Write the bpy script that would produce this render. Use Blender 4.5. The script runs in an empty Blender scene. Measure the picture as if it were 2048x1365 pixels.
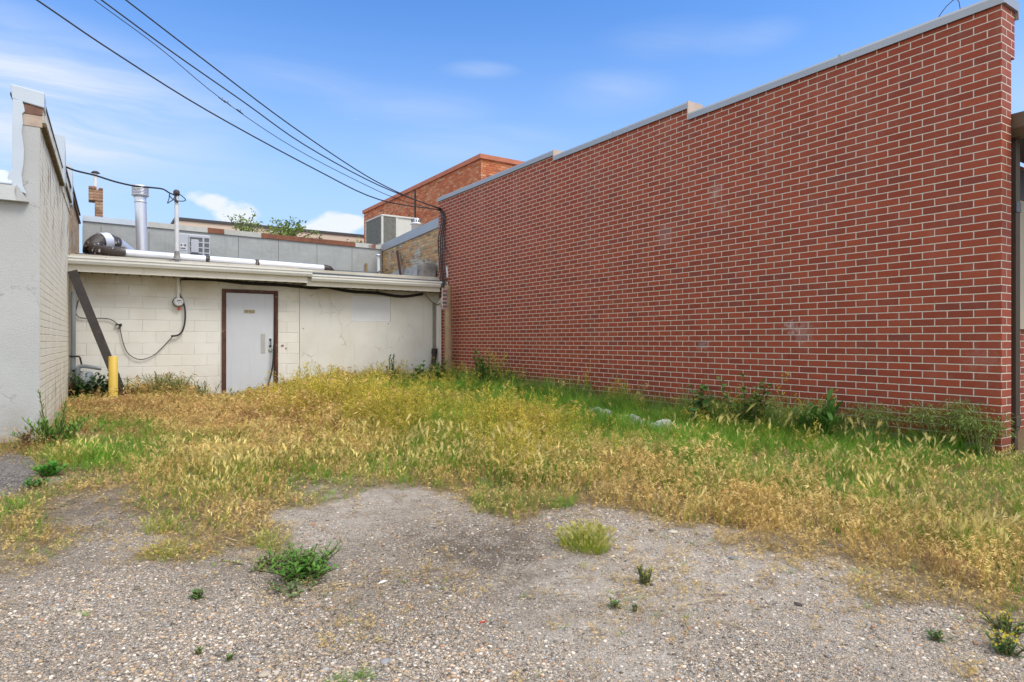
import bpy, math, random
import numpy as np
from math import radians, sin, cos, pi, atan2, sqrt
random.seed(7)
rng = np.random.default_rng(11)
scene = bpy.context.scene
col = scene.collection

# ------------------------------------------------------------------ camera, sky, sun, exposure
TH = math.atan(837.0 / 1276.0)          # the plot is turned by this angle against the view
CS, SN = cos(TH), sin(TH)
CAMZ = 1.2
F = 1276.0                              # focal length in pixels of the 2048 px wide photograph
cam_d = bpy.data.cameras.new('camera')
cam_d.sensor_width = 36.0
cam_d.lens = 36.0 * F / 2048.0
cam_d.clip_end = 2000.0
cam = bpy.data.objects.new('camera', cam_d)
cam.location = (0, 0, CAMZ)
cam.rotation_euler = (pi / 2, 0, -TH)
col.objects.link(cam)
scene.camera = cam

SUN_EL, SUN_AZ = radians(54), radians(150)    # azimuth clockwise from +Y: behind the camera
sun_d = bpy.data.lights.new('sun', 'SUN')
sun_d.energy = 1.9
sun_d.angle = radians(22)                # a sun behind thin cloud
sun_d.color = (1.0, 0.97, 0.92)
sun = bpy.data.objects.new('sun', sun_d)
sdir = (sin(SUN_AZ) * cos(SUN_EL), cos(SUN_AZ) * cos(SUN_EL), sin(SUN_EL))
sun.rotation_euler = (pi / 2 - SUN_EL, 0, pi - SUN_AZ)
sun.location = (-6, -8, 12)
col.objects.link(sun)

scene.view_settings.view_transform = 'Standard'
scene.view_settings.look = 'None'
scene.view_settings.exposure = 0.32
scene.view_settings.gamma = 1.0
scene.cycles.max_bounces = 6
scene.cycles.transparent_max_bounces = 6


class G:
    """small helper to write node trees"""
    def __init__(s, nt):
        s.nt = nt

    def n(s, typ, ins=None, **props):
        nd = s.nt.nodes.new(typ)
        for k, v in props.items():
            setattr(nd, k, v)
        for k, v in (ins or {}).items():
            s.set(nd.inputs[k], v)
        return nd

    def set(s, inp, v):
        if isinstance(v, bpy.types.NodeSocket):
            s.nt.links.new(v, inp)
        else:
            if isinstance(v, (tuple, list)) and inp.type == 'RGBA' and len(v) == 3:
                v = (*v, 1.0)
            inp.default_value = v

    def m(s, op, a, b=0.0, c=0.0, clamp=False):
        nd = s.nt.nodes.new('ShaderNodeMath')
        nd.operation = op
        nd.use_clamp = clamp
        s.set(nd.inputs[0], a); s.set(nd.inputs[1], b); s.set(nd.inputs[2], c)
        return nd.outputs[0]

    def mix(s, f, a, b, blend='MIX'):
        nd = s.nt.nodes.new('ShaderNodeMix')
        nd.data_type = 'RGBA'
        nd.blend_type = blend
        s.set(nd.inputs[0], f); s.set(nd.inputs[6], a); s.set(nd.inputs[7], b)
        return nd.outputs[2]

    def noise(s, vec, scale, detail=4.0, rough=0.55, out=0):
        nd = s.n('ShaderNodeTexNoise', {'Scale': scale, 'Detail': detail, 'Roughness': rough})
        if vec is not None:
            s.set(nd.inputs['Vector'], vec)
        return nd.outputs[out]

    def ss(s, x, a, b, lo=0.0, hi=1.0):
        nd = s.n('ShaderNodeMapRange', {0: x, 1: a, 2: b, 3: lo, 4: hi}, interpolation_type='SMOOTHSTEP')
        return nd.outputs[0]

    def lin(s, x, a, b, lo=0.0, hi=1.0):
        return s.n('ShaderNodeMapRange', {0: x, 1: a, 2: b, 3: lo, 4: hi}).outputs[0]

    def ramp(s, f, stops, interp='LINEAR'):
        nd = s.nt.nodes.new('ShaderNodeValToRGB')
        nd.color_ramp.interpolation = interp
        el = nd.color_ramp.elements
        while len(el) < len(stops):
            el.new(0.5)
        for e, (p, c) in zip(el, stops):
            e.position = p
            e.color = (*c, 1.0)
        s.set(nd.inputs[0], f)
        return nd.outputs[0]

    def xyz(s, v):
        return s.n('ShaderNodeSeparateXYZ', {0: v}).outputs

    def comb(s, x, y, z=0.0):
        return s.n('ShaderNodeCombineXYZ', {0: x, 1: y, 2: z}).outputs[0]

    def vm(s, op, a, b):
        nd = s.nt.nodes.new('ShaderNodeVectorMath')
        nd.operation = op
        s.set(nd.inputs[0], a); s.set(nd.inputs[1], b)
        return nd.outputs[0]


def ray(px, py):
    xc = (px - 1024.0) / F
    return (xc * CS + SN, -xc * SN + CS, (682.7 - py) / F)


# ---- sky
world = bpy.data.worlds.new('World')
scene.world = world
world.use_nodes = True
wt = world.node_tree
wt.nodes.clear()
g = G(wt)
sky = g.n('ShaderNodeTexSky', sky_type='NISHITA', sun_disc=False, sun_elevation=SUN_EL,
          sun_rotation=SUN_AZ, altitude=1300.0, air_density=1.0, dust_density=0.6, ozone_density=3.0)
gen = g.n('ShaderNodeTexCoord').outputs['Generated']
wx, wy, wz = g.xyz(gen)
az = g.m('MULTIPLY', g.m('ARCTAN2', wx, wy), 180 / pi)
el = g.m('MULTIPLY', g.m('ARCSINE', wz), 180 / pi)
zc = g.m('MAXIMUM', wz, 0.06)
plane = g.comb(g.m('DIVIDE', wx, zc), g.m('DIVIDE', wy, zc), 0.0)
warp = g.noise(plane, 0.9, 3.0, 0.5, out=1)
pv = g.vm('ADD', plane, g.vm('MULTIPLY', warp, (0.9, 0.9, 0)))
wisp = g.noise(g.vm('MULTIPLY', pv, (0.35, 1.1, 1)), 1.3, 7.0, 0.6)
puff = g.noise(g.vm('MULTIPLY', gen, (1, 1, 1.5)), 15.0, 7.0, 0.58)


def azel(px, py):
    x, y, z = ray(px, py)
    return math.degrees(atan2(x, y)), math.degrees(math.asin(z / sqrt(x * x + y * y + z * z)))


def blob(px, py, ra, re, k):
    a, e = azel(px, py)
    d = g.m('ADD', g.m('POWER', g.m('DIVIDE', g.m('SUBTRACT', az, a), ra), 2.0),
            g.m('POWER', g.m('DIVIDE', g.m('SUBTRACT', el, e), re), 2.0))
    return g.m('MULTIPLY', g.m('POWER', g.m('SUBTRACT', 1.0, d, clamp=True), 1.6), k)


soft = None
for b in ((150, 185, 15, 5.5, 1.1), (30, 230, 10, 4.5, .5), (960, 141, 4.2, 0.9, .75), (1215, 185, 7, 2.2, .45),
          (560, 150, 9, 1.6, .35), (820, 210, 10, 2.0, .35), (1330, 80, 7, 2.0, .3), (1500, 75, 5, 1.6, .3), (300, 330, 14, 2.5, .4), (950, 290, 10, 2.2, .45),
          (-700, 150, 28, 13, .9), (2500, 100, 20, 10, .6)):
    v = blob(*b)
    soft = v if soft is None else g.m('ADD', soft, v)
soft = g.m('MULTIPLY', soft, g.m('ADD', 0.12, g.m('MULTIPLY', g.ss(wisp, 0.32, 0.70), .65)))
cum = None
for b in ((465, 425, 3.4, 1.9, 1.0), (400, 395, 2.3, 1.2, .8), (660, 452, 3.4, 1.9, 1.0), (715, 442, 2.0, 1.0, .7), (560, 470, 6.0, 1.2, .7),
          (-200, 420, 12, 4, .9), (1500, 420, 16, 5, .8)):
    v = blob(*b)
    cum = v if cum is None else g.m('ADD', cum, v)
cum = g.ss(g.m('ADD', g.m('MULTIPLY', cum, 0.62), g.m('MULTIPLY', puff, 1.15)), 0.80, 1.08)
# unseen cloud added behind the viewer and overhead to light the scene white
back = g.ss(g.m('ADD', g.m('MULTIPLY', wx, -SN), g.m('MULTIPLY', wy, -CS)), -0.30, 0.45)
high = g.ss(wz, 0.62, 0.92)
over = g.m('MULTIPLY', g.m('MAXIMUM', back, high), g.m('ADD', 0.55, g.m('MULTIPLY', wisp, 0.7)), clamp=True)
skyc = g.n('ShaderNodeHueSaturation', {'Hue': 0.505, 'Saturation': 1.22, 'Value': 1.48, 'Color': sky.outputs[0]}).outputs[0]
hazec = g.mix(g.m('MULTIPLY', g.ss(wz, 0.50, 0.04), 0.92), skyc, (2.75, 3.75, 5.0))
c1 = g.mix(g.m('MULTIPLY', soft, 1.1, clamp=True), hazec, (4.0, 4.5, 5.4))
c2 = g.mix(g.m('MULTIPLY', cum, 0.85), c1, (5.1, 5.25, 5.5))
c3 = g.mix(over, c2, (7.4, 7.7, 8.2))
bg = g.n('ShaderNodeBackground', {'Color': c3, 'Strength': 0.15})
wo = g.n('ShaderNodeOutputWorld')
wt.links.new(bg.outputs[0], wo.inputs[0])


# ------------------------------------------------------------------ pixels to places
def on_u(px, py, u):
    x, y, z = ray(px, py); t = u / x
    return (u, y * t, CAMZ + z * t)


def on_v(px, py, v):
    x, y, z = ray(px, py); t = v / y
    return (x * t, v, CAMZ + z * t)


def on_d(px, py, d):
    x, y, z = ray(px, py)
    return (x * d, y * d, CAMZ + z * d)


def ssn(x, a, b):
    t = np.clip((x - a) / (b - a), 0, 1)
    return t * t * (3 - 2 * t)


def gz(u, v):
    u = np.asarray(u, float); v = np.asarray(v, float)
    d = SN * u + CS * v
    z = 0.05 + 0.2 * ssn(d, 1.8, 6.5)
    z = z - 0.10 * ssn(v, 9.5, 11.5) * (1 - ssn(u, 3.2, 4.4)) + 0.05 * ssn(u, 4.6, 6.3) * ssn(d, 5, 8)
    near = ssn(d, 40, 14)
    z = z + near * (0.010 * np.sin(2.3 * u + 1.1 * v) + 0.008 * np.sin(3.9 * v - 2.1 * u + 1) + 0.005 * np.sin(7.1 * u + 5 * v))
    return z


def ground_at(px, py):
    x, y, z = ray(px, py)
    d = 4.0
    for _ in range(30):
        h = CAMZ - float(gz(x * d, y * d))
        d = 0.5 * d + 0.5 * h / max(-z, 1e-4)
        d = min(d, 60)
    if y > 0: d = min(d, 12.38 / y)      # never inside the annex or the red wall
    if x > 0: d = min(d, 6.24 / x)
    return (x * d, y * d, float(gz(x * d, y * d)))


def project(u, v, z):
    xc = CS * u - SN * v
    zc_ = np.maximum(SN * u + CS * v, 0.05)
    return 1024 + F * xc / zc_, 682.7 - F * (z - CAMZ) / zc_, zc_


# ------------------------------------------------------------------ mesh helpers
def tag(o, label=None, cat=None, group=None, kind=None):
    if label: o['label'] = label
    if cat: o['category'] = cat
    if group: o['group'] = group
    if kind: o['kind'] = kind
    return o


def thing(name, label, cat, loc, group=None):
    o = bpy.data.objects.new(name, None)
    o.empty_display_size = 0.2
    o.location = loc
    col.objects.link(o)
    return tag(o, label, cat, group)


def wloc(o):
    x = y = z = 0.0
    while o is not None:
        x += o.location.x; y += o.location.y; z += o.location.z
        o = o.parent
    return x, y, z


class MB:
    def __init__(s):
        s.v, s.f, s.sm = [], [], []

    def add(s, vs, fs, smooth=False):
        b = len(s.v)
        s.v += [tuple(p) for p in vs]
        for f in fs:
            s.f.append(tuple(i + b for i in f)); s.sm.append(smooth)
        return s

    def box(s, x0, x1, y0, y1, z0, z1):
        vs = [(x, y, z) for z in (z0, z1) for y in (y0, y1) for x in (x0, x1)]
        return s.add(vs, [(0, 2, 3, 1), (4, 5, 7, 6), (0, 1, 5, 4), (2, 6, 7, 3), (0, 4, 6, 2), (1, 3, 7, 5)])

    def prism(s, pts, axis, a, b):
        """polygon in the two other axes (in x,y,z order), extruded along axis from a to b"""
        def mk(p, q):
            return {'x': (q, p[0], p[1]), 'y': (p[0], q, p[1]), 'z': (p[0], p[1], q)}[axis]
        n = len(pts)
        vs = [mk(p, a) for p in pts] + [mk(p, b) for p in pts]
        fs = [tuple(range(n))[::-1], tuple(range(n, 2 * n))]
        fs += [(i, (i + 1) % n, n + (i + 1) % n, n + i) for i in range(n)]
        return s.add(vs, fs)

    def slab(s, p0, p1, th, z0, z1, z0b=None, z1b=None):
        """upright wall from plan point p0 to p1, thickness th to the left of that line"""
        dx, dy = p1[0] - p0[0], p1[1] - p0[1]
        L = sqrt(dx * dx + dy * dy)
        nx, ny = -dy / L * th, dx / L * th
        za, zb = (z0 if z0b is None else z0b), (z1 if z1b is None else z1b)
        vs = [(p0[0], p0[1], z0), (p1[0], p1[1], za), (p1[0] + nx, p1[1] + ny, za), (p0[0] + nx, p0[1] + ny, z0),
              (p0[0], p0[1], z1), (p1[0], p1[1], zb), (p1[0] + nx, p1[1] + ny, zb), (p0[0] + nx, p0[1] + ny, z1)]
        return s.add(vs, [(0, 3, 2, 1), (4, 5, 6, 7), (0, 1, 5, 4), (1, 2, 6, 5), (2, 3, 7, 6), (3, 0, 4, 7)])

    def tube(s, path, r, n=8, caps=True, smooth=True, square=False):
        P = [np.array(p, float) for p in path]
        R = r if isinstance(r, (list, tuple)) else [r] * len(P)
        up = None
        rings = []
        for i, p in enumerate(P):
            a = P[max(i - 1, 0)]; b = P[min(i + 1, len(P) - 1)]
            t = (b - a) / (np.linalg.norm(b - a) + 1e-9)
            if up is None:
                up = np.array((0, 0, 1.0)) if abs(t[2]) < 0.9 else np.array((0, 1.0, 0))
            w = up - t * np.dot(up, t)
            w /= np.linalg.norm(w) + 1e-9
            q = np.cross(t, w)
            up = w
            ph = pi / 4 if square else 0
            rings.append([tuple(p + R[i] * (cos(2 * pi * k / n + ph) * w + sin(2 * pi * k / n + ph) * q)) for k in range(n)])
        vs = [p for rg in rings for p in rg]
        fs = []
        for i in range(len(P) - 1):
            for k in range(n):
                k2 = (k + 1) % n
                fs.append((i * n + k, i * n + k2, (i + 1) * n + k2, (i + 1) * n + k))
        s.add(vs, fs, smooth)
        if caps:
            s.add(rings[0], [tuple(range(n))[::-1]])
            s.add(rings[-1], [tuple(range(n))])
        return s

    def lathe(s, c, prof, n=16, smooth=True):
        """profile [(r,z)] turned about the upright axis through c"""
        vs = [(c[0] + r * cos(2 * pi * k / n), c[1] + r * sin(2 * pi * k / n), c[2] + z) for r, z in prof for k in range(n)]
        fs = [(i * n + k, i * n + (k + 1) % n, (i + 1) * n + (k + 1) % n, (i + 1) * n + k)
              for i in range(len(prof) - 1) for k in range(n)]
        return s.add(vs, fs, smooth)

    def build_each(s, name, mat, parent=None, bevel=0.0):
        """every separate piece becomes a part of its own"""
        par = list(range(len(s.v)))

        def fd(i):
            while par[i] != i:
                par[i] = par[par[i]]; i = par[i]
            return i
        for f in s.f:
            for i in f[1:]:
                par[fd(i)] = fd(f[0])
        groups = {}
        for f, sm in zip(s.f, s.sm):
            groups.setdefault(fd(f[0]), []).append((f, sm))
        for k, fs in groups.items():
            m_ = MB(); mp = {}
            for f, sm in fs:
                for i in f:
                    if i not in mp:
                        mp[i] = len(m_.v); m_.v.append(s.v[i])
                m_.f.append(tuple(mp[i] for i in f)); m_.sm.append(sm)
            m_.build(name, mat, parent, bevel)

    def build(s, name, mat, parent=None, bevel=0.0, seg=2):
        ox, oy, oz = wloc(parent) if parent is not None else (0, 0, 0)
        me = bpy.data.meshes.new(name)
        me.from_pydata([(x - ox, y - oy, z - oz) for x, y, z in s.v], [], s.f)
        me.polygons.foreach_set('use_smooth', s.sm)
        me.materials.append(mat)
        me.update()
        o = bpy.data.objects.new(name, me)
        col.objects.link(o)
        if parent is not None:
            o.parent = parent
        if bevel:
            b = o.modifiers.new('bevel', 'BEVEL')
            b.width = bevel; b.segments = seg; b.limit_method = 'ANGLE'
        return o


# ------------------------------------------------------------------ materials
def newmat(name):
    m = bpy.data.materials.new(name)
    m.use_nodes = True
    nt = m.node_tree
    nt.nodes.clear()
    gg = G(nt)
    out = gg.n('ShaderNodeOutputMaterial')
    bs = gg.n('ShaderNodeBsdfPrincipled')
    nt.links.new(bs.outputs[0], out.inputs[0])
    return m, gg, bs


def bump(gg, bs, h, dist, strength=1.0):
    nd = gg.n('ShaderNodeBump', {'Height': h, 'Distance': dist, 'Strength': strength})
    gg.nt.links.new(nd.outputs[0], bs.inputs['Normal'])


def P_(gg):
    return gg.n('ShaderNodeNewGeometry').outputs['Position']


def mottled(name, c, rough=0.6, var=0.12, scale=6.0, metal=0.0, bumpd=0.0, bscale=60.0, spots=None, streak=0.0, spec=0.5, grime=0.0):
    m, gg, bs = newmat(name)
    p = P_(gg)
    n1 = gg.noise(p, scale, 6.0, 0.6)
    f = gg.lin(n1, 0.3, 0.7, 1 - var, 1 + var)
    cc = gg.mix(1.0, c, gg.comb(f, f, f), 'MULTIPLY')
    if streak:
        sv = gg.vm('MULTIPLY', p, (9.0, 9.0, 0.7))
        sn = gg.ss(gg.noise(sv, 1.6, 5.0, 0.6), 0.52, 0.72)
        cc = gg.mix(gg.m('MULTIPLY', sn, streak), cc, tuple(x * 0.45 for x in c))
    if spots:
        sc, th, c2, amt = spots
        sp = gg.ss(gg.noise(p, sc, 5.0, 0.65), th, th + 0.05)
        cc = gg.mix(gg.m('MULTIPLY', sp, amt), cc, c2)
    if grime:       # splashed soil, hairline cracks and patched paint on a rendered wall
        z = gg.xyz(p)[2]
        gm_ = gg.m('MULTIPLY', gg.ss(z, 0.85, 0.2), gg.ss(gg.noise(p, 4.0, 6.0, 0.65), 0.32, 0.68))
        cc = gg.mix(gg.m('MULTIPLY', gm_, grime), cc, (.27, .225, .17))
        w_ = gg.vm('ADD', p, gg.vm('MULTIPLY', gg.noise(p, 2.0, 5.0, 0.6, out=1), (0.5, 0.5, 0.5)))
        vo_ = gg.n('ShaderNodeTexVoronoi', {'Vector': w_, 'Scale': 1.3}, feature='DISTANCE_TO_EDGE').outputs['Distance']
        cr_ = gg.m('MULTIPLY', gg.ss(vo_, 0.008, 0.002), gg.ss(gg.noise(p, 1.6, 3.0), 0.5, 0.6))
        cc = gg.mix(gg.m('MULTIPLY', cr_, 0.5), cc, (.22, .20, .18))
        pt_ = gg.ss(gg.noise(p, 1.1, 3.0, 0.5), 0.56, 0.60)
        cc = gg.mix(gg.m('MULTIPLY', pt_, 0.10), cc, (.62, .62, .60))
    gg.set(bs.inputs['Base Color'], cc)
    gg.set(bs.inputs['Roughness'], rough)
    gg.set(bs.inputs['Metallic'], metal)
    gg.set(bs.inputs['Specular IOR Level'], spec)
    if bumpd:
        bump(gg, bs, gg.noise(p, bscale, 5.0, 0.6), bumpd)
    return m


def wallcoords(gg):
    """(along, up) for upright walls square to the plot"""
    ge = gg.n('ShaderNodeNewGeometry')
    x, y, z = gg.xyz(ge.outputs['Position'])
    nx, ny, nz = gg.xyz(ge.outputs['True Normal'])
    side = gg.m('GREATER_THAN', gg.m('ABSOLUTE', nx), gg.m('ABSOLUTE', ny))
    al = gg.m('ADD', gg.m('MULTIPLY', side, y), gg.m('MULTIPLY', gg.m('SUBTRACT', 1.0, side), x))
    return ge.outputs['Position'], x, y, z, al, side


def bricks(gg, x, y, L, H, mort, jitter=None):
    """returns brick mask (1 on the face, 0 in the joint), two random numbers of the brick"""
    if jitter is not None:
        x = gg.m('ADD', x, jitter); y = gg.m('ADD', y, jitter)
    ry = gg.m('DIVIDE', y, H)
    row = gg.m('FLOOR', ry)
    off = gg.m('MULTIPLY', gg.m('FLOORED_MODULO', row, 2.0), 0.5)
    rx = gg.m('ADD', gg.m('DIVIDE', x, L), off)
    cl = gg.m('FLOOR', rx)
    fx = gg.m('MULTIPLY', gg.m('FRACT', rx), L)
    fy = gg.m('MULTIPLY', gg.m('FRACT', ry), H)
    d = gg.m('MINIMUM', gg.m('MINIMUM', fx, gg.m('SUBTRACT', L, fx)), gg.m('MINIMUM', fy, gg.m('SUBTRACT', H, fy)))
    wn = gg.n('ShaderNodeTexWhiteNoise', {'Vector': gg.comb(cl, row, 0.0)}, noise_dimensions='2D')
    wr, wg_, wb = gg.xyz(wn.outputs['Color'])
    msk = gg.ss(d, mort * 0.5 - 0.0012, mort * 0.5 + 0.0014)
    return msk, wr, wg_, d


def mat_red_brick():
    m, gg, bs = newmat('red_brick')
    p, x, y, z, al, side = wallcoords(gg)
    a = gg.m('SUBTRACT', al, gg.m('ADD', gg.m('MULTIPLY', side, 2.215), gg.m('MULTIPLY', gg.m('SUBTRACT', 1.0, side), 6.35)))
    # courses are laid from the near corner; a full brick starts every second course
    up = gg.m('ADD', gg.m('SUBTRACT', z, 1.2), 0.0677 * 60 + 0.0677)
    wob = gg.m('MULTIPLY', gg.m('SUBTRACT', gg.noise(p, 22.0, 3.0), 0.5), 0.004)
    msk, r1, r2, d = bricks(gg, a, up, 0.2032, 0.0677, 0.0094, wob)
    c = gg.ramp(r1, [(0.0, (.245, .046, .020)), (0.3, (.27, .051, .021)), (0.62, (.295, .060, .025)), (0.90, (.25, .049, .022)),
                     (0.95, (.222, .047, .024)), (1.0, (.205, .046, .028))])
    f = gg.lin(r2, 0, 1, 1.03, 1.26)
    c = gg.mix(1.0, c, gg.comb(f, f, f), 'MULTIPLY')
    sp = gg.ss(gg.noise(p, 170.0, 2.0), 0.62, 0.72)
    c = gg.mix(gg.m('MULTIPLY', sp, 0.55), c, (.10, .03, .022))
    sp2 = gg.ss(gg.noise(p, 7.0, 6.0, 0.65), 0.45, 0.8)
    c = gg.mix(gg.m('MULTIPLY', sp2, 0.16), c, (.40, .22, .17))
    # weathering: damp near the ground, faint runs under the coping, thin bloom of salts
    big = gg.noise(p, 0.8, 5.0, 0.6)
    run = gg.m('MULTIPLY', gg.ss(gg.noise(gg.vm('MULTIPLY', p, (1, 3.5, 0.35)), 1.0, 5.0, 0.65), 0.48, 0.72), gg.ss(z, 1.6, 4.2))
    c = gg.mix(gg.m('MULTIPLY', run, 0.22), c, (.40, .20, .15))
    c = gg.mix(gg.m('MULTIPLY', gg.ss(big, 0.45, 0.72), 0.28), c, gg.mix(1.0, c, (.72, .66, .66), 'MULTIPLY'))
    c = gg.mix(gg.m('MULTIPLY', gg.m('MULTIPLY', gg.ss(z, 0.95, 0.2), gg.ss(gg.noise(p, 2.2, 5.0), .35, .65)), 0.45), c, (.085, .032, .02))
    # chalky smears left on the face
    for (px, py, rr, k) in ((1582, 655, .10, .5), (1605, 668, .16, .25), (1432, 385, .13, .3), (1440, 420, .09, .2), (1960, 720, .16, .12), (1330, 470, .2, .18), (1405, 690, .10, .3)):
        q = on_u(px, py, 6.35)
        dv = gg.n('ShaderNodeVectorMath', {0: p, 1: q}, operation='DISTANCE').outputs['Value']
        k_ = gg.m('MULTIPLY', gg.ss(gg.m('ADD', dv, gg.m('MULTIPLY', gg.m('SUBTRACT', gg.noise(p, 24.0, 6.0, 0.7), 0.5), 0.5)), rr, rr * 0.2), k)
        c = gg.mix(k_, c, (.46, .40, .37))
    mc = gg.mix(gg.noise(p, 30.0, 4.0), (.56, .455, .36), (.78, .655, .53))
    grime = gg.m('MULTIPLY', gg.ss(z, 0.75, 0.25), gg.ss(gg.noise(p, 4.0, 4.0), 0.3, 0.7))
    mc = gg.mix(gg.m('MULTIPLY', grime, 0.6), mc, (.22, .17, .12))
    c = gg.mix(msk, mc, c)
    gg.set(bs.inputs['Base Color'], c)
    gg.set(bs.inputs['Roughness'], 0.72)
    gg.set(bs.inputs['Specular IOR Level'], 0.35)
    h = gg.m('ADD', gg.ss(d, 0.002, 0.008), gg.m('MULTIPLY', gg.noise(p, 120.0, 4.0, 0.7), 0.22))
    bump(gg, bs, h, 0.006, 0.9)
    return m


def mat_old_brick(name, cols, mort, L, H, patch=None, plaster=(.42, .38, .31), vary=0.2, mcol=(.34, .27, .2)):
    m, gg, bs = newmat(name)
    p, x, y, z, al, side = wallcoords(gg)
    wob = gg.m('MULTIPLY', gg.m('SUBTRACT', gg.noise(p, 9.0, 4.0), 0.5), 0.016)
    msk, r1, r2, d = bricks(gg, al, gg.m('ADD', z, 5.0), L, H, mort, wob)
    c = gg.ramp(r1, cols)
    n1 = gg.noise(p, 16.0, 6.0, 0.7)
    f = gg.lin(n1, 0.3, 0.7, 1 - vary, 1 + vary)
    c = gg.mix(1.0, c, gg.comb(f, f, f), 'MULTIPLY')
    c = gg.mix(msk, mcol, c)
    h = gg.ss(d, 0.001, 0.012)
    if patch:
        pn = gg.noise(p, patch[0], 5.0, 0.6)
        pm = gg.ss(pn, patch[1], patch[1] + 0.04)
        c = gg.mix(pm, c, gg.mix(n1, plaster, tuple(k * 0.75 for k in plaster)))
        h = gg.m('ADD', h, pm)
        dk = gg.ss(gg.noise(p, 6.0, 6.0, 0.7), 0.60, 0.72)
        c = gg.mix(gg.m('MULTIPLY', dk, 0.32), c, (.12, .09, .06))
    gg.set(bs.inputs['Base Color'], c)
    gg.set(bs.inputs['Roughness'], 0.85)
    bump(gg, bs, gg.m('ADD', h, gg.m('MULTIPLY', n1, 0.5)), 0.012)
    return m


def mat_painted_brick():
    m, gg, bs = newmat('cream_painted_brick')
    p, x, y, z, al, side = wallcoords(gg)
    wob = gg.m('MULTIPLY', gg.m('SUBTRACT', gg.noise(p, 14.0, 4.0), 0.5), 0.008)
    msk, r1, r2, d = bricks(gg, al, gg.m('ADD', z, 5.0 - 1.148), 0.22, 0.0731, 0.006, wob)
    n1 = gg.noise(p, 3.0, 6.0, 0.62)
    fy = gg.m('MULTIPLY', gg.m('FRACT', gg.m('DIVIDE', gg.m('ADD', gg.m('ADD', z, 5.0 - 1.148), wob), 0.0731)), 0.0731)
    d = gg.m('MINIMUM', fy, gg.m('SUBTRACT', 0.0731, fy))
    msk = gg.ss(d, 0.0012, 0.0045)
    c = gg.mix(gg.ss(n1, 0.3, 0.75), (.92, .855, .69), (.84, .755, .56))
    crack = gg.m('MULTIPLY', gg.m('SUBTRACT', 1.0, msk), gg.ss(gg.noise(p, 2.2, 5.0, 0.6), 0.34, 0.55))
    c = gg.mix(gg.m('MULTIPLY', crack, 0.68), c, (.24, .17, .10))
    # peeled, rusty runs
    pl = gg.ss(gg.noise(gg.vm('MULTIPLY', p, (3.2, 3.2, 1.1)), 2.3, 7.0, 0.68), 0.545, 0.585)
    upm = gg.ss(z, 1.9, 3.0)
    low = gg.ss(z, 1.1, 0.45)
    c = gg.mix(gg.m('MULTIPLY', pl, gg.m('MAXIMUM', gg.m('MULTIPLY', upm, 0.85), gg.m('MULTIPLY', low, 0.8))), c, (.20, .115, .06))
    # brown run in the corner next to the annex
    cr = gg.m('MULTIPLY', gg.ss(y, 11.9, 12.45), gg.ss(gg.noise(gg.vm('MULTIPLY', p, (6, 6, 1)), 2.0, 5.0), 0.3, 0.6))
    c = gg.mix(gg.m('MULTIPLY', cr, 0.6), c, (.26, .19, .08))
    gg.set(bs.inputs['Base Color'], c)
    gg.set(bs.inputs['Roughness'], 0.8)
    bump(gg, bs, gg.m('ADD', gg.ss(d, 0.0, 0.006), gg.m('MULTIPLY', n1, 0.4)), 0.003)
    return m


def mat_block():
    m, gg, bs = newmat('cream_painted_block')
    p, x, y, z, al, side = wallcoords(gg)
    wob = gg.m('MULTIPLY', gg.m('SUBTRACT', gg.noise(p, 10.0, 4.0), 0.5), 0.006)
    msk, r1, r2, d = bricks(gg, gg.m('ADD', al, 4.1), gg.m('SUBTRACT', gg.m('ADD', z, 4.0), 1.96 - 0.2), 0.4, 0.2, 0.008, wob)
    n1 = gg.noise(p, 2.0, 6.0, 0.6)
    c = gg.mix(gg.ss(n1, 0.3, 0.75), (.86, .83, .75), (.79, .75, .65))
    f = gg.lin(r1, 0, 1, 0.97, 1.03)
    c = gg.mix(1.0, c, gg.comb(f, f, f), 'MULTIPLY')
    # yellower and darker towards the roof
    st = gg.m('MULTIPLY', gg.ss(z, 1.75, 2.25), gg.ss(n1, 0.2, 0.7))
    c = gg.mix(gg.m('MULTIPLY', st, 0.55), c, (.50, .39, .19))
    k = gg.ss(gg.noise(p, 5.0, 4.0), 0.42, 0.6)
    j = gg.m('SUBTRACT', 1.0, msk)
    c = gg.mix(gg.m('MULTIPLY', j, gg.m('MULTIPLY', k, 0.26)), c, (.34, .29, .22))
    c = gg.mix(gg.m('MULTIPLY', j, gg.m('MULTIPLY', gg.m('SUBTRACT', 1.0, k), 0.5)), c, (.80, .78, .72))
    gr = gg.m('MULTIPLY', gg.ss(z, 0.75, 0.15), gg.ss(gg.noise(p, 5.0, 6.0, 0.65), 0.35, 0.65))
    c = gg.mix(gg.m('MULTIPLY', gr, 0.55), c, (.34, .28, .20))
    pit = gg.ss(gg.noise(p, 90.0, 2.0), 0.66, 0.72)
    c = gg.mix(gg.m('MULTIPLY', pit, 0.3), c, (.35, .30, .22))
    gg.set(bs.inputs['Base Color'], c)
    gg.set(bs.inputs['Roughness'], 0.75)
    bump(gg, bs, gg.m('ADD', gg.ss(d, 0.0, 0.007), gg.m('MULTIPLY', gg.noise(p, 70.0, 5.0, 0.7), 0.5)), 0.004)
    return m


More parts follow.
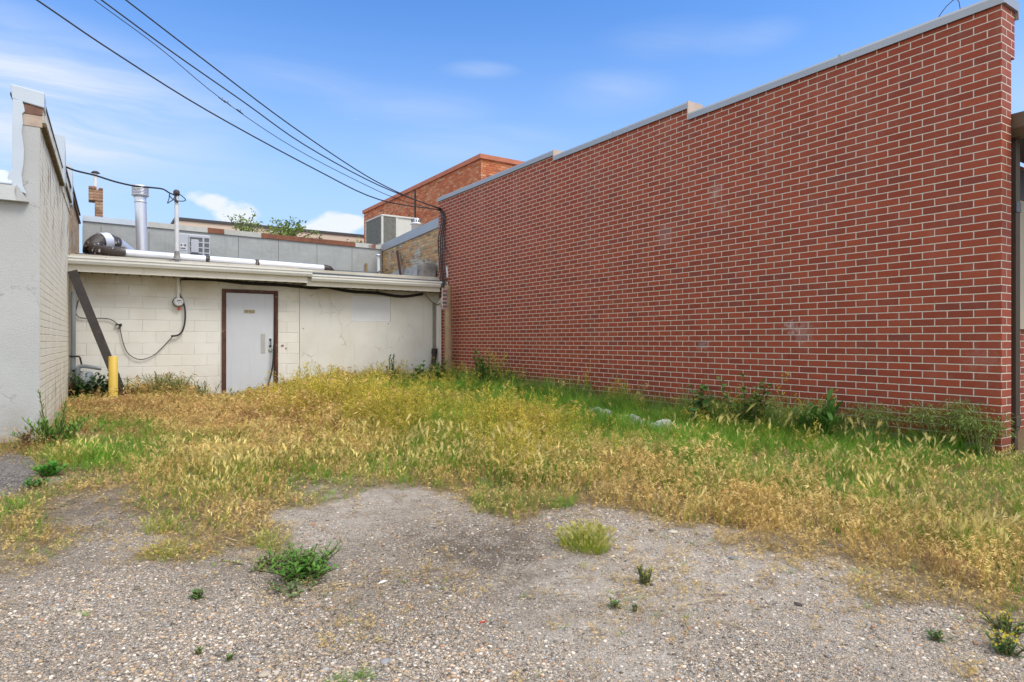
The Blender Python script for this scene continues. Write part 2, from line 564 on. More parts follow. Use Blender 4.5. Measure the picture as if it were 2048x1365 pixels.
def mat_plaster():
    m, gg, bs = newmat('white_plaster')
    p, x, y, z, al, side = wallcoords(gg)
    n1 = gg.noise(p, 1.6, 6.0, 0.6)
    c = gg.mix(gg.ss(n1, 0.3, 0.75), (.77, .745, .67), (.70, .665, .58))
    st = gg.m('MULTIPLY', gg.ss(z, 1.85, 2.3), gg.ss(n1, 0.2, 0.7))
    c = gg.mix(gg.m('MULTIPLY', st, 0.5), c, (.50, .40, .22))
    # hairline cracks and flakes
    w = gg.vm('ADD', p, gg.vm('MULTIPLY', gg.noise(p, 3.0, 5.0, 0.6, out=1), (0.35, 0.35, 0.35)))
    vo = gg.n('ShaderNodeTexVoronoi', {'Vector': w, 'Scale': 2.3}, feature='DISTANCE_TO_EDGE').outputs['Distance']
    cr = gg.m('MULTIPLY', gg.ss(vo, 0.012, 0.003), gg.ss(gg.noise(p, 2.4, 3.0), 0.50, 0.62))
    c = gg.mix(gg.m('MULTIPLY', cr, 0.6), c, (.40, .32, .22))
    fl = gg.ss(gg.noise(p, 13.0, 6.0, 0.7), 0.70, 0.725)
    c = gg.mix(gg.m('MULTIPLY', fl, 0.6), c, (.46, .37, .26))
    gr = gg.m('MULTIPLY', gg.ss(z, 0.8, 0.15), gg.ss(gg.noise(p, 5.0, 6.0, 0.65), 0.35, 0.65))
    c = gg.mix(gg.m('MULTIPLY', gr, 0.5), c, (.36, .30, .22))
    rn = gg.ss(gg.noise(gg.vm('MULTIPLY', p, (7, 7, 0.6)), 1.0, 5.0, 0.6), 0.56, 0.74)
    c = gg.mix(gg.m('MULTIPLY', rn, 0.16), c, (.42, .37, .28))
    gg.set(bs.inputs['Base Color'], c)
    gg.set(bs.inputs['Roughness'], 0.8)
    bump(gg, bs, gg.m('ADD', gg.m('MULTIPLY', gg.noise(p, 24.0, 6.0, 0.65), 0.6), gg.m('MULTIPLY', cr, -0.5)), 0.006)
    return m


def mat_tar_duct():
    m, gg, bs = newmat('tar_on_tin')
    p = P_(gg)
    n1 = gg.ss(gg.noise(gg.vm('MULTIPLY', p, (3, 3, 1.4)), 7.0, 6.0, 0.65), 0.60, 0.63)
    gg.set(bs.inputs['Base Color'], gg.mix(n1, (.045, .032, .026), (.55, .55, .56)))
    gg.set(bs.inputs['Roughness'], gg.lin(n1, 0, 1, 0.42, 0.35))
    bump(gg, bs, gg.noise(p, 26.0, 5.0, 0.6), 0.012)
    return m


M = {}
M['red_brick'] = mat_red_brick()
M['painted_brick'] = mat_painted_brick()
M['block'] = mat_block()
M['plaster'] = mat_plaster()
M['party_brick'] = mat_old_brick('worn_buff_brick', [(0, (.48, .28, .12)), (.3, (.58, .35, .15)), (.55, (.46, .21, .10)), (.75, (.62, .44, .23)), (.9, (.22, .16, .10)), (1, (.34, .25, .15))],
                               0.014, 0.21, 0.071, (2.6, 0.545), (.56, .52, .43), 0.3, (.46, .37, .25))
M['orange_brick'] = mat_old_brick('orange_brick', [(0, (.45, .11, .04)), (.4, (.56, .16, .06)), (.7, (.62, .22, .09)), (.9, (.66, .33, .18)), (1, (.30, .08, .04))],
                                  0.012, 0.21, 0.071, None, vary=0.35, mcol=(.40, .17, .09))
M['chimney_brick'] = mat_old_brick('weathered_brick', [(0, (.26, .12, .06)), (.5, (.34, .17, .09)), (1, (.42, .27, .16))], 0.01, 0.2, 0.066, None, vary=0.3)
M['coping'] = mottled('grey_coping_metal', (.37, .385, .395), 0.42, 0.05, 2.0, 0.35)
M['stucco'] = mottled('pale_grey_stucco', (.475, .475, .455), 0.85, 0.07, 1.6, bumpd=0.004, bscale=70, spots=(2.2, 0.66, (.40, .39, .36), 0.4), grime=0.6)
M['membrane'] = mottled('white_roof_membrane', (.55, .61, .67), 0.5, 0.04, 3.0)
M['grey_sheet'] = mottled('grey_parapet_sheet', (.375, .38, .36), 0.7, 0.09, 2.5, bumpd=0.012, bscale=7, spots=(9.0, 0.72, (.05, .05, .05), 0.8), streak=0.22)
M['cap_rust'] = mottled('chipped_parapet_cap', (.52, .51, .46), 0.6, 0.08, 4.0, spots=(1.1, 0.56, (.20, .065, .03), 0.95))
M['rust_cap'] = mottled('rust_brown_metal', (.21, .075, .035), 0.7, 0.25, 9.0, spots=(4.0, 0.68, (.52, .46, .36), 0.8))
M['gutter'] = mottled('cream_gutter', (.82, .80, .73), 0.45, 0.04, 3.0, streak=0.10)
M['fascia'] = mottled('cream_fascia', (.86, .81, .69), 0.6, 0.05, 3.0, streak=0.14)
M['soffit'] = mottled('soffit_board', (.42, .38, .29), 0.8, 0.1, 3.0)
M['roofing'] = mottled('grey_roofing', (.125, .133, .143), 0.95, 0.12, 5.0, bumpd=0.003, spec=0.04)
M['door'] = mottled('white_door_paint', (.64, .65, .675), 0.5, 0.05, 2.0, streak=0.10, spots=(3.0, 0.70, (.42, .40, .36), 0.35))
M['door_frame'] = mottled('brown_door_frame', (.10, .034, .015), 0.6, 0.45, 8.0, spots=(11.0, 0.62, (.40, .27, .19), 0.75), streak=0.5)
M['plate'] = mottled('satin_plate', (.50, .49, .45), 0.45, 0.05, 4.0, 0.3)
M['brass'] = mottled('dull_brass', (.45, .38, .22), 0.5, 0.1, 8.0, 0.4)
M['dark_metal'] = mottled('dark_metal', (.055, .042, .035), 0.5, 0.2, 10.0, 0.3)
M['beam'] = mottled('brown_steel_beam', (.048, .038, .033), 0.55, 0.25, 7.0, spots=(9.0, 0.60, (.17, .085, .04), 0.6))
M['yellow'] = mottled('yellow_bollard_paint', (.74, .50, .085), 0.5, 0.06, 3.0, spots=(14.0, 0.70, (.20, .12, .03), 0.8))
M['pipe_grey'] = mottled('grey_pipe_paint', (.33, .35, .37), 0.5, 0.08, 6.0)
M['meter_grey'] = mottled('pale_meter_case', (.56, .59, .63), 0.5, 0.06, 8.0)
M['white_pipe'] = mottled('white_pipe_paint', (.72, .72, .71), 0.5, 0.08, 12.0, spots=(20.0, 0.70, (.2, .15, .1), 0.7))
M['tin'] = mottled('galvanised_tin', (.68, .69, .73), 0.36, 0.05, 3.0, 0.55)
M['tin_pale'] = mottled('aluminium_jacket', (.76, .77, .82), 0.42, 0.04, 3.0, 0.35)
M['tar'] = mat_tar_duct()
M['black_rubber'] = mottled('black_cable', (.028, .025, .024), 0.6, 0.1, 20.0)
M['black_pipe'] = mottled('blackened_pipe', (.032, .028, .024), 0.7, 0.3, 14.0, bumpd=0.004, bscale=40)
M['wood'] = mottled('weathered_post', (.36, .245, .145), 0.85, 0.22, 7.0, bumpd=0.004, bscale=50, spots=(12.0, 0.67, (.12, .08, .05), 0.7), streak=0.4)
M['white_board'] = mottled('white_board', (.74, .74, .73), 0.5, 0.03, 4.0)
M['sign_white'] = mottled('white_sign', (.72, .71, .70), 0.5, 0.04, 9.0)
M['sign_red'] = mottled('sign_red_ink', (.35, .06, .05), 0.6, 0.1, 9.0)
M['sign_dark'] = mottled('sign_dark_ink', (.10, .09, .10), 0.6, 0.1, 9.0)
M['red_tag'] = mottled('red_tag', (.60, .06, .03), 0.5, 0.05, 9.0)
M['beige'] = mottled('beige_wall', (.66, .52, .40), 0.8, 0.04, 1.0)
M['dark_trim'] = mottled('dark_trim', (.06, .055, .055), 0.6, 0.1, 3.0)
M['brown_metal'] = mottled('brown_downspout', (.085, .062, .046), 0.42, 0.08, 6.0, 0.2)
M['brown_gutter'] = mottled('brown_gutter', (.125, .085, .052), 0.45, 0.08, 6.0)
M['screen'] = mottled('cooler_pad', (.17, .165, .14), 0.85, 0.25, 14.0, bumpd=0.006, bscale=90, streak=0.4)
M['case_white'] = mottled('cooler_case', (.62, .60, .53), 0.6, 0.06, 4.0, streak=0.12)
M['case_grey'] = mottled('condenser_case', (.48, .49, .51), 0.5, 0.05, 6.0)
M['fin'] = mottled('condenser_fins', (.13, .13, .14), 0.6, 0.15, 60.0)
M['concrete'] = mottled('rough_concrete', (.37, .345, .31), 0.9, 0.18, 7.0, bumpd=0.008, bscale=40)
M['plastic'] = mottled('white_plastic', (.86, .84, .80), 0.45, 0.08, 15.0, bumpd=0.02, bscale=30)
M['bark'] = mottled('bark', (.12, .085, .055), 0.9, 0.25, 20.0)


def mat_leaf(name, transl=0.35, rough=0.6):
    m, gg, bs = newmat(name)
    c = gg.n('ShaderNodeAttribute', attribute_name='Col').outputs['Color']
    gg.set(bs.inputs['Base Color'], c)
    gg.set(bs.inputs['Roughness'], rough)
    gg.set(bs.inputs['Specular IOR Level'], 0.25)
    tr = gg.n('ShaderNodeBsdfTranslucent', {'Color': c})
    mx = gg.n('ShaderNodeMixShader', {0: transl, 1: bs.outputs[0], 2: tr.outputs[0]})
    out = [n for n in gg.nt.nodes if n.type == 'OUTPUT_MATERIAL'][0]
    gg.nt.links.new(mx.outputs[0], out.inputs[0])
    return m


M['leaf'] = mat_leaf('leaf_blade', 0.22)
M['straw'] = mat_leaf('straw_blade', 0.12, 0.7)
M['stone'] = mat_leaf('pebble', 0.0, 0.8)


def big_mesh(name, verts, faces, cols, mat, parent=None, smooth=False):
    """verts (n,3), faces (m,k) with equal k, one colour per vertex"""
    me = bpy.data.meshes.new(name)
    verts = np.asarray(verts, np.float32); faces = np.asarray(faces, np.int32)
    m_, k = faces.shape
    if parent is not None:
        verts = verts - np.array(wloc(parent), np.float32)
    me.vertices.add(len(verts)); me.vertices.foreach_set('co', verts.ravel())
    me.loops.add(m_ * k); me.loops.foreach_set('vertex_index', faces.ravel())
    me.polygons.add(m_)
    me.polygons.foreach_set('loop_start', np.arange(m_, dtype=np.int32) * k)
    me.polygons.foreach_set('loop_total', np.full(m_, k, np.int32))
    if smooth:
        me.polygons.foreach_set('use_smooth', np.ones(m_, bool))
    at = me.attributes.new('Col', 'FLOAT_COLOR', 'POINT')
    c4 = np.ones((len(verts), 4), np.float32); c4[:, :3] = cols
    at.data.foreach_set('color', c4.ravel())
    me.materials.append(mat)
    me.update(calc_edges=True)
    o = bpy.data.objects.new(name, me)
    col.objects.link(o)
    if parent is not None:
        o.parent = parent
    return o


# ================================================================== SETTING: the ground
# what grows where, given at ground points of the plot: pixel of the photograph's ground point, cover,
# height (m), then shares of dry tan, green, yellow weed, foxtail, red-brown brome
FIELD = np.array([
 (200,815,1,.28,.2,.7,0,0,.1),(330,803,1,.42,.5,.15,0,0,.35),(260,830,1,.25,.3,.3,0,0,.4),(450,808,.95,.16,.5,.3,0,0,.2),(500,812,.85,.12,.2,.8,0,0,0),
 (600,808,1,.44,.65,.05,.3,0,0),(660,806,1,.40,.1,.85,.05,0,0),(720,806,1,.36,.0,.9,.1,0,0),(800,803,1,.3,0,.95,.05,0,0),(900,800,1,.34,0,.95,.05,0,0),(1000,806,1,.4,0,1,0,0,0),
 (110,880,.9,.28,.1,.85,0,0,.05),(170,880,.45,.10,.4,.1,0,0,.5),(240,860,.95,.22,.1,.85,0,0,.05),(300,850,1,.24,.45,.15,0,0,.4),(450,850,1,.28,.7,0,0,0,.3),(520,860,1,.26,.4,.05,0,0,.55),(600,845,1,.42,.6,.05,.2,0,.15),
 (700,840,1,.40,.3,.1,.6,0,.05),(780,850,1,.40,.15,.15,.7,0,0),(850,825,1,.3,.1,.7,.1,0,.1),(900,845,1,.3,0,.85,.15,0,0),(960,855,1,.3,0,.8,.2,0,0),(1040,870,1,.40,.1,.2,.7,0,0),(1110,865,1,.28,.1,.4,.5,0,0),
 (1110,830,1,.30,0,1,0,0,0),(1200,880,1,.2,.05,.9,.05,0,0),(1320,895,1,.2,.1,.85,.05,0,0),(1460,905,1,.2,.1,.8,0,.1,0),(1180,845,1,.26,0,1,0,0,0),(1280,860,1,.28,0,1,0,0,0),(1400,875,1,.34,.0,.9,.05,.1,0),(1550,888,1,.38,0,.9,.05,.1,0),(1700,900,1,.38,.05,.8,0,.15,0),(1850,918,1,.30,.05,.7,0,.25,0),(2000,940,1,.22,.1,.6,0,.3,0),
 (60,935,0,.05,.5,.5,0,0,0),(30,960,0,.05,.5,.5,0,0,0),(40,897,.75,.16,.3,.3,0,0,.4),(100,905,.8,.2,.2,.4,0,0,.4),(115,930,.9,.14,.1,.9,0,0,0),(190,915,1,.24,0,.9,0,.1,0),(150,900,1,.2,0,1,0,0,0),(230,895,1,.22,0,1,0,0,0),(270,905,1,.2,.15,.8,0,.05,0),(370,915,1,.22,.6,.1,0,.2,.1),(450,930,1,.22,.65,.1,0,.25,0),
 (560,905,1,.24,.5,.1,0,.15,.25),(620,935,1,.24,.45,.15,0,.35,.05),(700,900,1,.26,.5,.05,.1,.25,.1),(780,930,1,.25,.25,.4,0,.35,0),(860,905,1,.28,.1,.5,.2,.2,0),(930,935,1,.25,.2,.45,0,.35,0),(1020,920,1,.32,.15,.3,.35,.2,0),(1080,945,1,.28,.3,.2,.1,.4,0),
 (1150,910,1,.3,.45,.25,.2,.1,0),(1230,940,1,.3,.65,.15,0,.1,.1),(1350,935,1,.26,.55,.4,0,.05,0),(1480,950,1,.28,.45,.4,0,.15,0),(1600,960,1,.25,.35,.45,0,.2,0),(1750,975,1,.26,.3,.4,0,.3,0),(1900,1000,1,.25,.25,.4,0,.35,0),(2030,1020,1,.26,.2,.35,0,.45,0),
 (30,1010,.85,.17,.1,.8,0,.1,0),(100,985,.7,.14,.2,.7,0,.1,0),(40,1070,.8,.12,.6,.3,0,.1,0),(70,1110,.55,.08,.8,.2,0,0,0),(10,1120,.5,.1,.6,.4,0,0,0),(160,970,.75,.12,.7,.2,0,.1,0),(190,1000,.35,.05,.8,.1,0,0,.1),(220,1045,.15,.05,.8,.2,0,0,0),
 (320,975,.95,.18,.65,.1,0,.25,0),(300,1020,.65,.16,.4,.2,0,.4,0),(400,1000,.9,.18,.4,.2,0,.4,0),(500,980,.95,.2,.55,.15,0,.25,.05),(560,1000,.8,.14,.6,.1,0,.2,.1),(480,1045,.85,.14,.6,.1,0,.2,.1),(350,1060,.7,.14,.35,.15,0,.5,0),(350,1105,.7,.11,.55,.15,0,.3,0),(430,1085,.55,.1,.7,.1,0,.1,.1),(560,1085,.75,.1,.5,.2,0,.3,0),
 (620,985,.45,.1,.2,.8,0,0,.1),(700,972,.6,.14,.3,.6,0,.1,0),(800,966,.65,.15,.3,.5,0,.2,0),(900,962,.9,.18,.5,.3,0,.2,0),(960,1000,.9,.14,.6,.3,0,.05,.05),(1040,1010,.95,.15,.6,.25,0,.15,0),(1110,1000,.85,.14,.3,.6,0,.1,0),(1180,985,.75,.16,.6,.3,0,.1,0),
 (650,1030,0,.05,1,0,0,0,0),(780,1010,0,.05,1,0,0,0,0),(880,1010,.05,.05,1,0,0,0,0),(930,1045,0,.05,1,0,0,0,0),(1170,1030,.05,.05,1,0,0,0,0),(1240,1045,0,.05,1,0,0,0,0),
 (1280,1000,1,.2,.85,.05,0,0,.1),(1330,1030,.85,.16,.9,.1,0,0,0),(1450,1030,.95,.22,.9,.05,0,.05,0),(1560,1045,.95,.22,.8,.05,0,.1,.05),(1700,1050,1,.22,.55,.15,0,.3,0),(1850,1070,1,.23,.45,.2,0,.35,0),(2000,1090,1,.23,.4,.2,0,.4,0),
 (1400,1065,.3,.08,.9,.1,0,0,0),(1500,1080,.55,.12,1,0,0,0,0),(1600,1095,.65,.14,.95,.05,0,0,0),(1720,1110,.8,.16,.8,.1,0,0,.1),(1850,1130,.85,.18,.8,.05,0,0,.15),(1980,1150,.95,.2,.75,.05,0,.05,.15),
 (1620,1140,.15,.06,1,0,0,0,0),(1760,1160,.5,.1,.9,.1,0,0,0),(1860,1190,.6,.1,.95,.05,0,0,0),(1960,1200,.7,.12,.85,.1,0,0,.05),(2040,1230,.5,.12,.7,.3,0,0,0),(1920,1240,.15,.06,1,0,0,0,0),
 (150,1110,.03,.05,1,0,0,0,0),(250,1090,.06,.05,1,0,0,0,0),(80,1170,0,.05,1,0,0,0,0),(300,1160,.03,.05,1,0,0,0,0),(480,1140,.06,.05,1,0,0,0,0),(620,1090,.05,.05,1,0,0,0,0),(800,1090,0,.05,1,0,0,0,0),(1050,1090,.02,.05,1,0,0,0,0),(1320,1090,0,.05,1,0,0,0,0),
 (1480,1130,0,.05,1,0,0,0,0),(1650,1200,.01,.05,1,0,0,0,0),(1850,1270,.01,.05,1,0,0,0,0),(1500,1300,0,.05,1,0,0,0,0),(1000,1250,0,.05,1,0,0,0,0),(500,1250,0,.05,1,0,0,0,0),(100,1300,0,.05,1,0,0,0,0),(2040,1330,.02,.05,1,0,0,0,0),
 (2150,1000,1,.26,.3,.3,0,.4,0),(2150,1150,.9,.22,.6,.2,0,.2,0),(2150,1300,.2,.1,1,0,0,0,0),(-80,940,.1,.05,1,0,0,0,0),(-80,1020,.7,.12,.4,.5,0,.1,0),(-80,1150,.2,.08,1,0,0,0,0)], float)
# the control points as places on the plot
FP = np.array([ground_at(a, b)[:2] for a, b in FIELD[:, :2]])


def vnoise(u, v, s, seed=0):
    """cheap smooth value noise on arrays"""
    r = np.random.default_rng(seed)
    T = r.random((64, 64))
    x = u * s + 200.3; y = v * s + 200.7
    i = np.floor(x).astype(int); j = np.floor(y).astype(int)
    fx = x - i; fy = y - j
    fx = fx * fx * (3 - 2 * fx); fy = fy * fy * (3 - 2 * fy)
    i0, j0, i1, j1 = i % 64, j % 64, (i + 1) % 64, (j + 1) % 64
    return (T[i0, j0] * (1 - fx) + T[i1, j0] * fx) * (1 - fy) + (T[i0, j1] * (1 - fx) + T[i1, j1] * fx) * fy


def field(u, v):
    """cover, height, shares at ground places"""
    u = np.atleast_1d(u); v = np.atleast_1d(v)
    out = np.zeros((len(u), 7))
    uu = u + 0.22 * (vnoise(u, v, 3.0, 1) - 0.5); vv = v + 0.22 * (vnoise(u, v, 3.0, 2) - 0.5)
    dc = SN * uu + CS * vv; xc = CS * uu - SN * vv
    fd = SN * FP[:, 0] + CS * FP[:, 1]; fx = CS * FP[:, 0] - SN * FP[:, 1]
    # bearing and log distance keep near patches small and far patches large
    A, B = xc / np.maximum(dc, .3), np.log(np.maximum(dc, .3)) * 0.9
    FA, FB = fx / fd, np.log(fd) * 0.9
    for k in range(0, len(u), 20000):
        a = A[k:k + 20000, None] - FA[None]; b = B[k:k + 20000, None] - FB[None]
        w = 1.0 / ((a * a + b * b) ** 2 + 2e-6)
        w /= w.sum(1, keepdims=True)
        out[k:k + 20000] = w @ FIELD[:, 2:]
    return out


def on_plot(u, v):
    """inside the yard, clear of the buildings"""
    left = np.where(v > 7.5, -0.40 + 0.0207 * (v - 7.57), -9.0)
    ok = (u > left + 0.03) & (v < 12.55) & ~((u > 6.31) & (v > 2.18))
    return ok & ~((v > 7.53) & (u < -0.40))


def mat_ground():
    m, gg, bs = newmat('gravel_ground')
    p = P_(gg)
    at = gg.n('ShaderNodeAttribute', attribute_name='Col').outputs['Color']
    cov, dust, damp = gg.xyz(at)
    w = gg.vm('ADD', p, gg.vm('MULTIPLY', gg.noise(p, 60.0, 2.0, 0.5, out=1), (0.012, 0.012, 0)))
    v1 = gg.n('ShaderNodeTexVoronoi', {'Vector': w, 'Scale': 75.0, 'Randomness': 1.0})
    v2 = gg.n('ShaderNodeTexVoronoi', {'Vector': w, 'Scale': 190.0, 'Randomness': 1.0})
    pr, pg, pb = gg.xyz(v1.outputs['Color'])
    qr, qg, qb = gg.xyz(v2.outputs['Color'])
    stops = [(0, (.06, .052, .045)), (.14, (.13, .11, .092)), (.30, (.30, .27, .23)), (.5, (.40, .37, .33)), (.62, (.27, .28, .30)), (.72, (.42, .33, .22)), (.82, (.50, .465, .42)), (.92, (.60, .56, .50)), (1, (.38, .22, .13))]
    c1 = gg.ramp(pr, stops); c2 = gg.ramp(qr, stops)
    big = gg.ss(gg.noise(p, 5.0, 4.0, 0.6), 0.42, 0.62)
    isb = gg.m('MULTIPLY', gg.m('GREATER_THAN', pg, 0.45), big)
    c = gg.mix(1.0, gg.mix(isb, c2, c1), (1.36, 1.22, 1.06), 'MULTIPLY')
    gap = gg.ss(v1.outputs['Distance'], 0.32, 0.62)
    gap2 = gg.ss(v2.outputs['Distance'], 0.38, 0.68)
    gp = gg.mix(isb, gap2, gap)
    c = gg.mix(gg.m('MULTIPLY', gp, 0.55), c, (.12, .10, .078))
    dn = gg.m('MULTIPLY', dust, gg.ss(gg.noise(p, 11.0, 6.0, 0.65), 0.28, 0.66), clamp=True)
    c = gg.mix(gg.m('MULTIPLY', dn, 0.72), c, (.62, .55, .465))
    dk = gg.m('MULTIPLY', damp, gg.ss(gg.noise(p, 8.0, 6.0, 0.65), 0.3, 0.62), clamp=True)
    c = gg.mix(gg.m('MULTIPLY', dk, 0.78), c, (.125, .094, .064))
    dirt = gg.ss(gg.noise(p, 1.3, 5.0, 0.6), 0.46, 0.68)
    c = gg.mix(gg.m('MULTIPLY', dirt, 0.25), c, (.27, .22, .165))
    # litter of straw and soil where the grass stands
    sv = gg.vm('MULTIPLY', p, (1, 1, 1))
    st = gg.noise(gg.vm('MULTIPLY', sv, (26, 70, 1)), 1.0, 5.0, 0.7)
    st2 = gg.noise(gg.vm('MULTIPLY', sv, (75, 22, 1)), 1.0, 5.0, 0.7)
    lit = gg.mix(gg.m('MAXIMUM', st, st2), (.075, .052, .03), (.38, .27, .13))
    lm = gg.ss(gg.m('ADD', cov, gg.m('MULTIPLY', gg.m('SUBTRACT', gg.noise(p, 9.0, 6.0, 0.65), 0.5), 0.7)), 0.25, 0.7)
    c = gg.mix(lm, c, lit)
    gg.set(bs.inputs['Base Color'], c)
    gg.set(bs.inputs['Roughness'], 0.9)
    gg.set(bs.inputs['Specular IOR Level'], 0.25)
    h = gg.m('SUBTRACT', 1.0, gp)
    bump(gg, bs, gg.m('ADD', h, gg.m('MULTIPLY', gg.noise(p, 300.0, 3.0), 0.5)), 0.006, 0.9)
    return m


M['ground'] = mat_ground()
gx = np.concatenate([[-400, -150, -60, -25, -14], np.arange(-9.0, 11.01, 0.07), [14, 25, 60, 150, 400]])
gy = np.concatenate([[-400, -150, -60, -25, -10, -4], np.arange(-1.0, 13.01, 0.07), [16, 25, 60, 150, 400, 900]])
GX, GY = np.meshgrid(gx, gy)
GZ = gz(GX, GY)
GZ = np.where((GY > 13.1) | (GX < -9.1) | (GX > 11.1) | (GY < -1.1), GZ, GZ)
gv = np.stack([GX.ravel(), GY.ravel(), GZ.ravel()], 1)
nx_, ny_ = len(gx), len(gy)
idx = np.arange(nx_ * ny_).reshape(ny_, nx_)
gf = np.stack([idx[:-1, :-1].ravel(), idx[:-1, 1:].ravel(), idx[1:, 1:].ravel(), idx[1:, :-1].ravel()], 1)
fl = field(gv[:, 0], gv[:, 1])
DUST = [(1150, 1150, .35, 1.0), (1300, 1100, .4, .9), (1500, 1150, .5, .9), (1250, 1300, .3, .9), (1700, 1250, .4, .6), (700, 1010, .6, .8), (800, 990, .6, .7), (650, 1080, .3, .5), (1100, 1250, .25, .7), (300, 1200, .4, .25), (1350, 1200, .3, .8), (1450, 1060, .4, .7), (60, 1150, .4, .3), (300, 1080, .4, .4)]
DAMP = [(985, 1105, .42, 1.3), (900, 1085, .42, .9), (1040, 1075, .35, .8), (820, 1150, .4, .6), (1000, 1180, .3, .6), (300, 1000, .4, 1.2), (180, 1010, .4, 1.2), (250, 1010, .35, 1.2), (200, 1060, .3, .8), (120, 1120, .3, .6), (850, 1200, .3, .35), (420, 1150, .25, .4), (700, 1250, .3, .25), (1050, 1140, .2, .5), (150, 890, .5, .9), (60, 915, .7, .7), (1350, 1250, .15, .3)]


def blobs(L, u, v):
    o = np.zeros(len(u))
    for px, py, r, k in L:
        a = ground_at(px, py)
        o = np.maximum(o, k * np.exp(-((u - a[0]) ** 2 + (v - a[1]) ** 2) / (r * r)))
    return o


gcol = np.stack([np.clip(fl[:, 0], 0, 1), blobs(DUST, gv[:, 0], gv[:, 1]), blobs(DAMP, gv[:, 0], gv[:, 1])], 1)
far = (np.abs(gv[:, 0]) > 12) | (gv[:, 1] < -1.5)
gcol[far] = (0.1, 0.3, 0.2)
ground = big_mesh('ground', gv, gf, gcol, M['ground'], smooth=True)
tag(ground, kind='structure')

# the neighbouring strip of dark asphalt that ends in front of the stucco wall
def mat_asphalt():
    m, gg, bs = newmat('old_asphalt')
    p = P_(gg)
    vo = gg.n('ShaderNodeTexVoronoi', {'Vector': p, 'Scale': 110.0})
    r_, _, _ = gg.xyz(vo.outputs['Color'])
    c = gg.ramp(r_, [(0, (.055, .046, .04)), (.4, (.115, .096, .082)), (.7, (.18, .15, .125)), (.9, (.27, .23, .195)), (1, (.40, .35, .30))])
    c = gg.mix(gg.ss(gg.noise(p, 5.0, 5.0), 0.45, 0.7), c, (.19, .165, .145))
    gg.set(bs.inputs['Base Color'], c)
    gg.set(bs.inputs['Roughness'], 0.9)
    bump(gg, bs, vo.outputs['Distance'], 0.006)
    return m


M['asphalt'] = mat_asphalt()
edge = [ground_at(*q)[:2] for q in ((2, 1000), (40, 985), (66, 962), (80, 945), (84, 925), (72, 912), (40, 908), (0, 909))]
pts = [(a + random.uniform(-.03, .03), b + random.uniform(-.03, .03)) for a, b in edge] + [(-1.6, 7.4), (-4.5, 7.4), (-4.5, 6.2), (-2.0, 5.9)]
sub = []
for i in range(len(pts)):
    a, b = pts[i], pts[(i + 1) % len(pts)]
    for k in range(6):
        t = k / 6
        sub.append((a[0] + (b[0] - a[0]) * t + random.uniform(-.02, .02), a[1] + (b[1] - a[1]) * t + random.uniform(-.02, .02)))
mb = MB()
cx_ = sum(p[0] for p in sub) / len(sub); cy_ = sum(p[1] for p in sub) / len(sub)
rings = []
for s_ in (1.0, 0.97, 0.75, 0.5, 0.25):
    rings.append([(cx_ + (x - cx_) * s_, cy_ + (y - cy_) * s_, float(gz(cx_ + (x - cx_) * s_, cy_ + (y - cy_) * s_)) + (0.016 if s_ < 1 else -0.02)) for x, y in sub])
n = len(sub)
mb.add([p for r in rings for p in r] + [(cx_, cy_, float(gz(cx_, cy_)) + .016)],
       [(i * n + k, i * n + (k + 1) % n, (i + 1) * n + (k + 1) % n, (i + 1) * n + k) for i in range(4) for k in range(n)] + [(4 * n + k, 4 * n + (k + 1) % n, 5 * n) for k in range(n)], True)
tag(mb.build('asphalt', M['asphalt']), kind='structure')

# ================================================================== RED BRICK BUILDING
Rb = thing('brick_building', 'long red brick building wall with pale mortar and stepped grey coping', 'building', (6.5, 7.4, 0.25))
S1, S2, VE = 5.57, 8.41, 12.62
Z1, Z2, Z3 = 4.02, 4.17, 4.265
mb = MB()
mb.prism([(2.215, -0.2), (VE, -0.2), (VE, Z3), (S2, Z3), (S2, Z2), (S1, Z2), (S1, Z1), (2.215, Z1)], 'x', 6.35, 6.545)
mb.build('wall', M['red_brick'], Rb)
# near pier thickens below the coping by a corbelled course
MB().box(6.547, 6.62, 2.216, 2.42, 3.62, Z1 - 0.003).build('corbel', M['red_brick'], Rb)
for (a, b, zt) in ((2.19, S1 - 0.0, Z1), (S1 + 0.0, S2, Z2), (S2, VE + .02, Z3)):
    mb = MB()
    mb.prism([(6.325, zt - .005), (6.325, zt + .060), (6.34, zt + .085), (6.63, zt + .085), (6.645, zt - 0.06), (6.63, zt - 0.06), (6.62, zt + .003), (6.353, zt + .003)], 'y', a, b)
    mb.build('coping', M['coping'], Rb)
    mb = MB()
    y = a + 1.4
    while y < b - .3:
        mb.box(6.3235, 6.60, y - .012, y + .012, zt - .004, zt + .087); y += 1.9
    mb.build_each('coping_seam', M['coping'], Rb)
mb = MB()
for (s, zb, zt) in ((S1, Z1, Z2), (S2, Z2, Z3)):
    mb.box(6.322, 6.60, s - .012, s + .004, zb + .0, zt + .088)
mb.build_each('coping_end', mottled('coping_end_tan', (.50, .385, .31), 0.6, 0.08, 6.0), Rb)
MB().box(6.335, 6.36, 2.3, 12.4, 0.1, 0.325).build('foundation', M['concrete'], Rb)
MB().box(6.36, 6.52, VE + .001, VE + .03, 2.3, Z3 - .002).build('corner_trim', mottled('brown_trim', (.26, .15, .11), .7, .1, 6.), Rb)
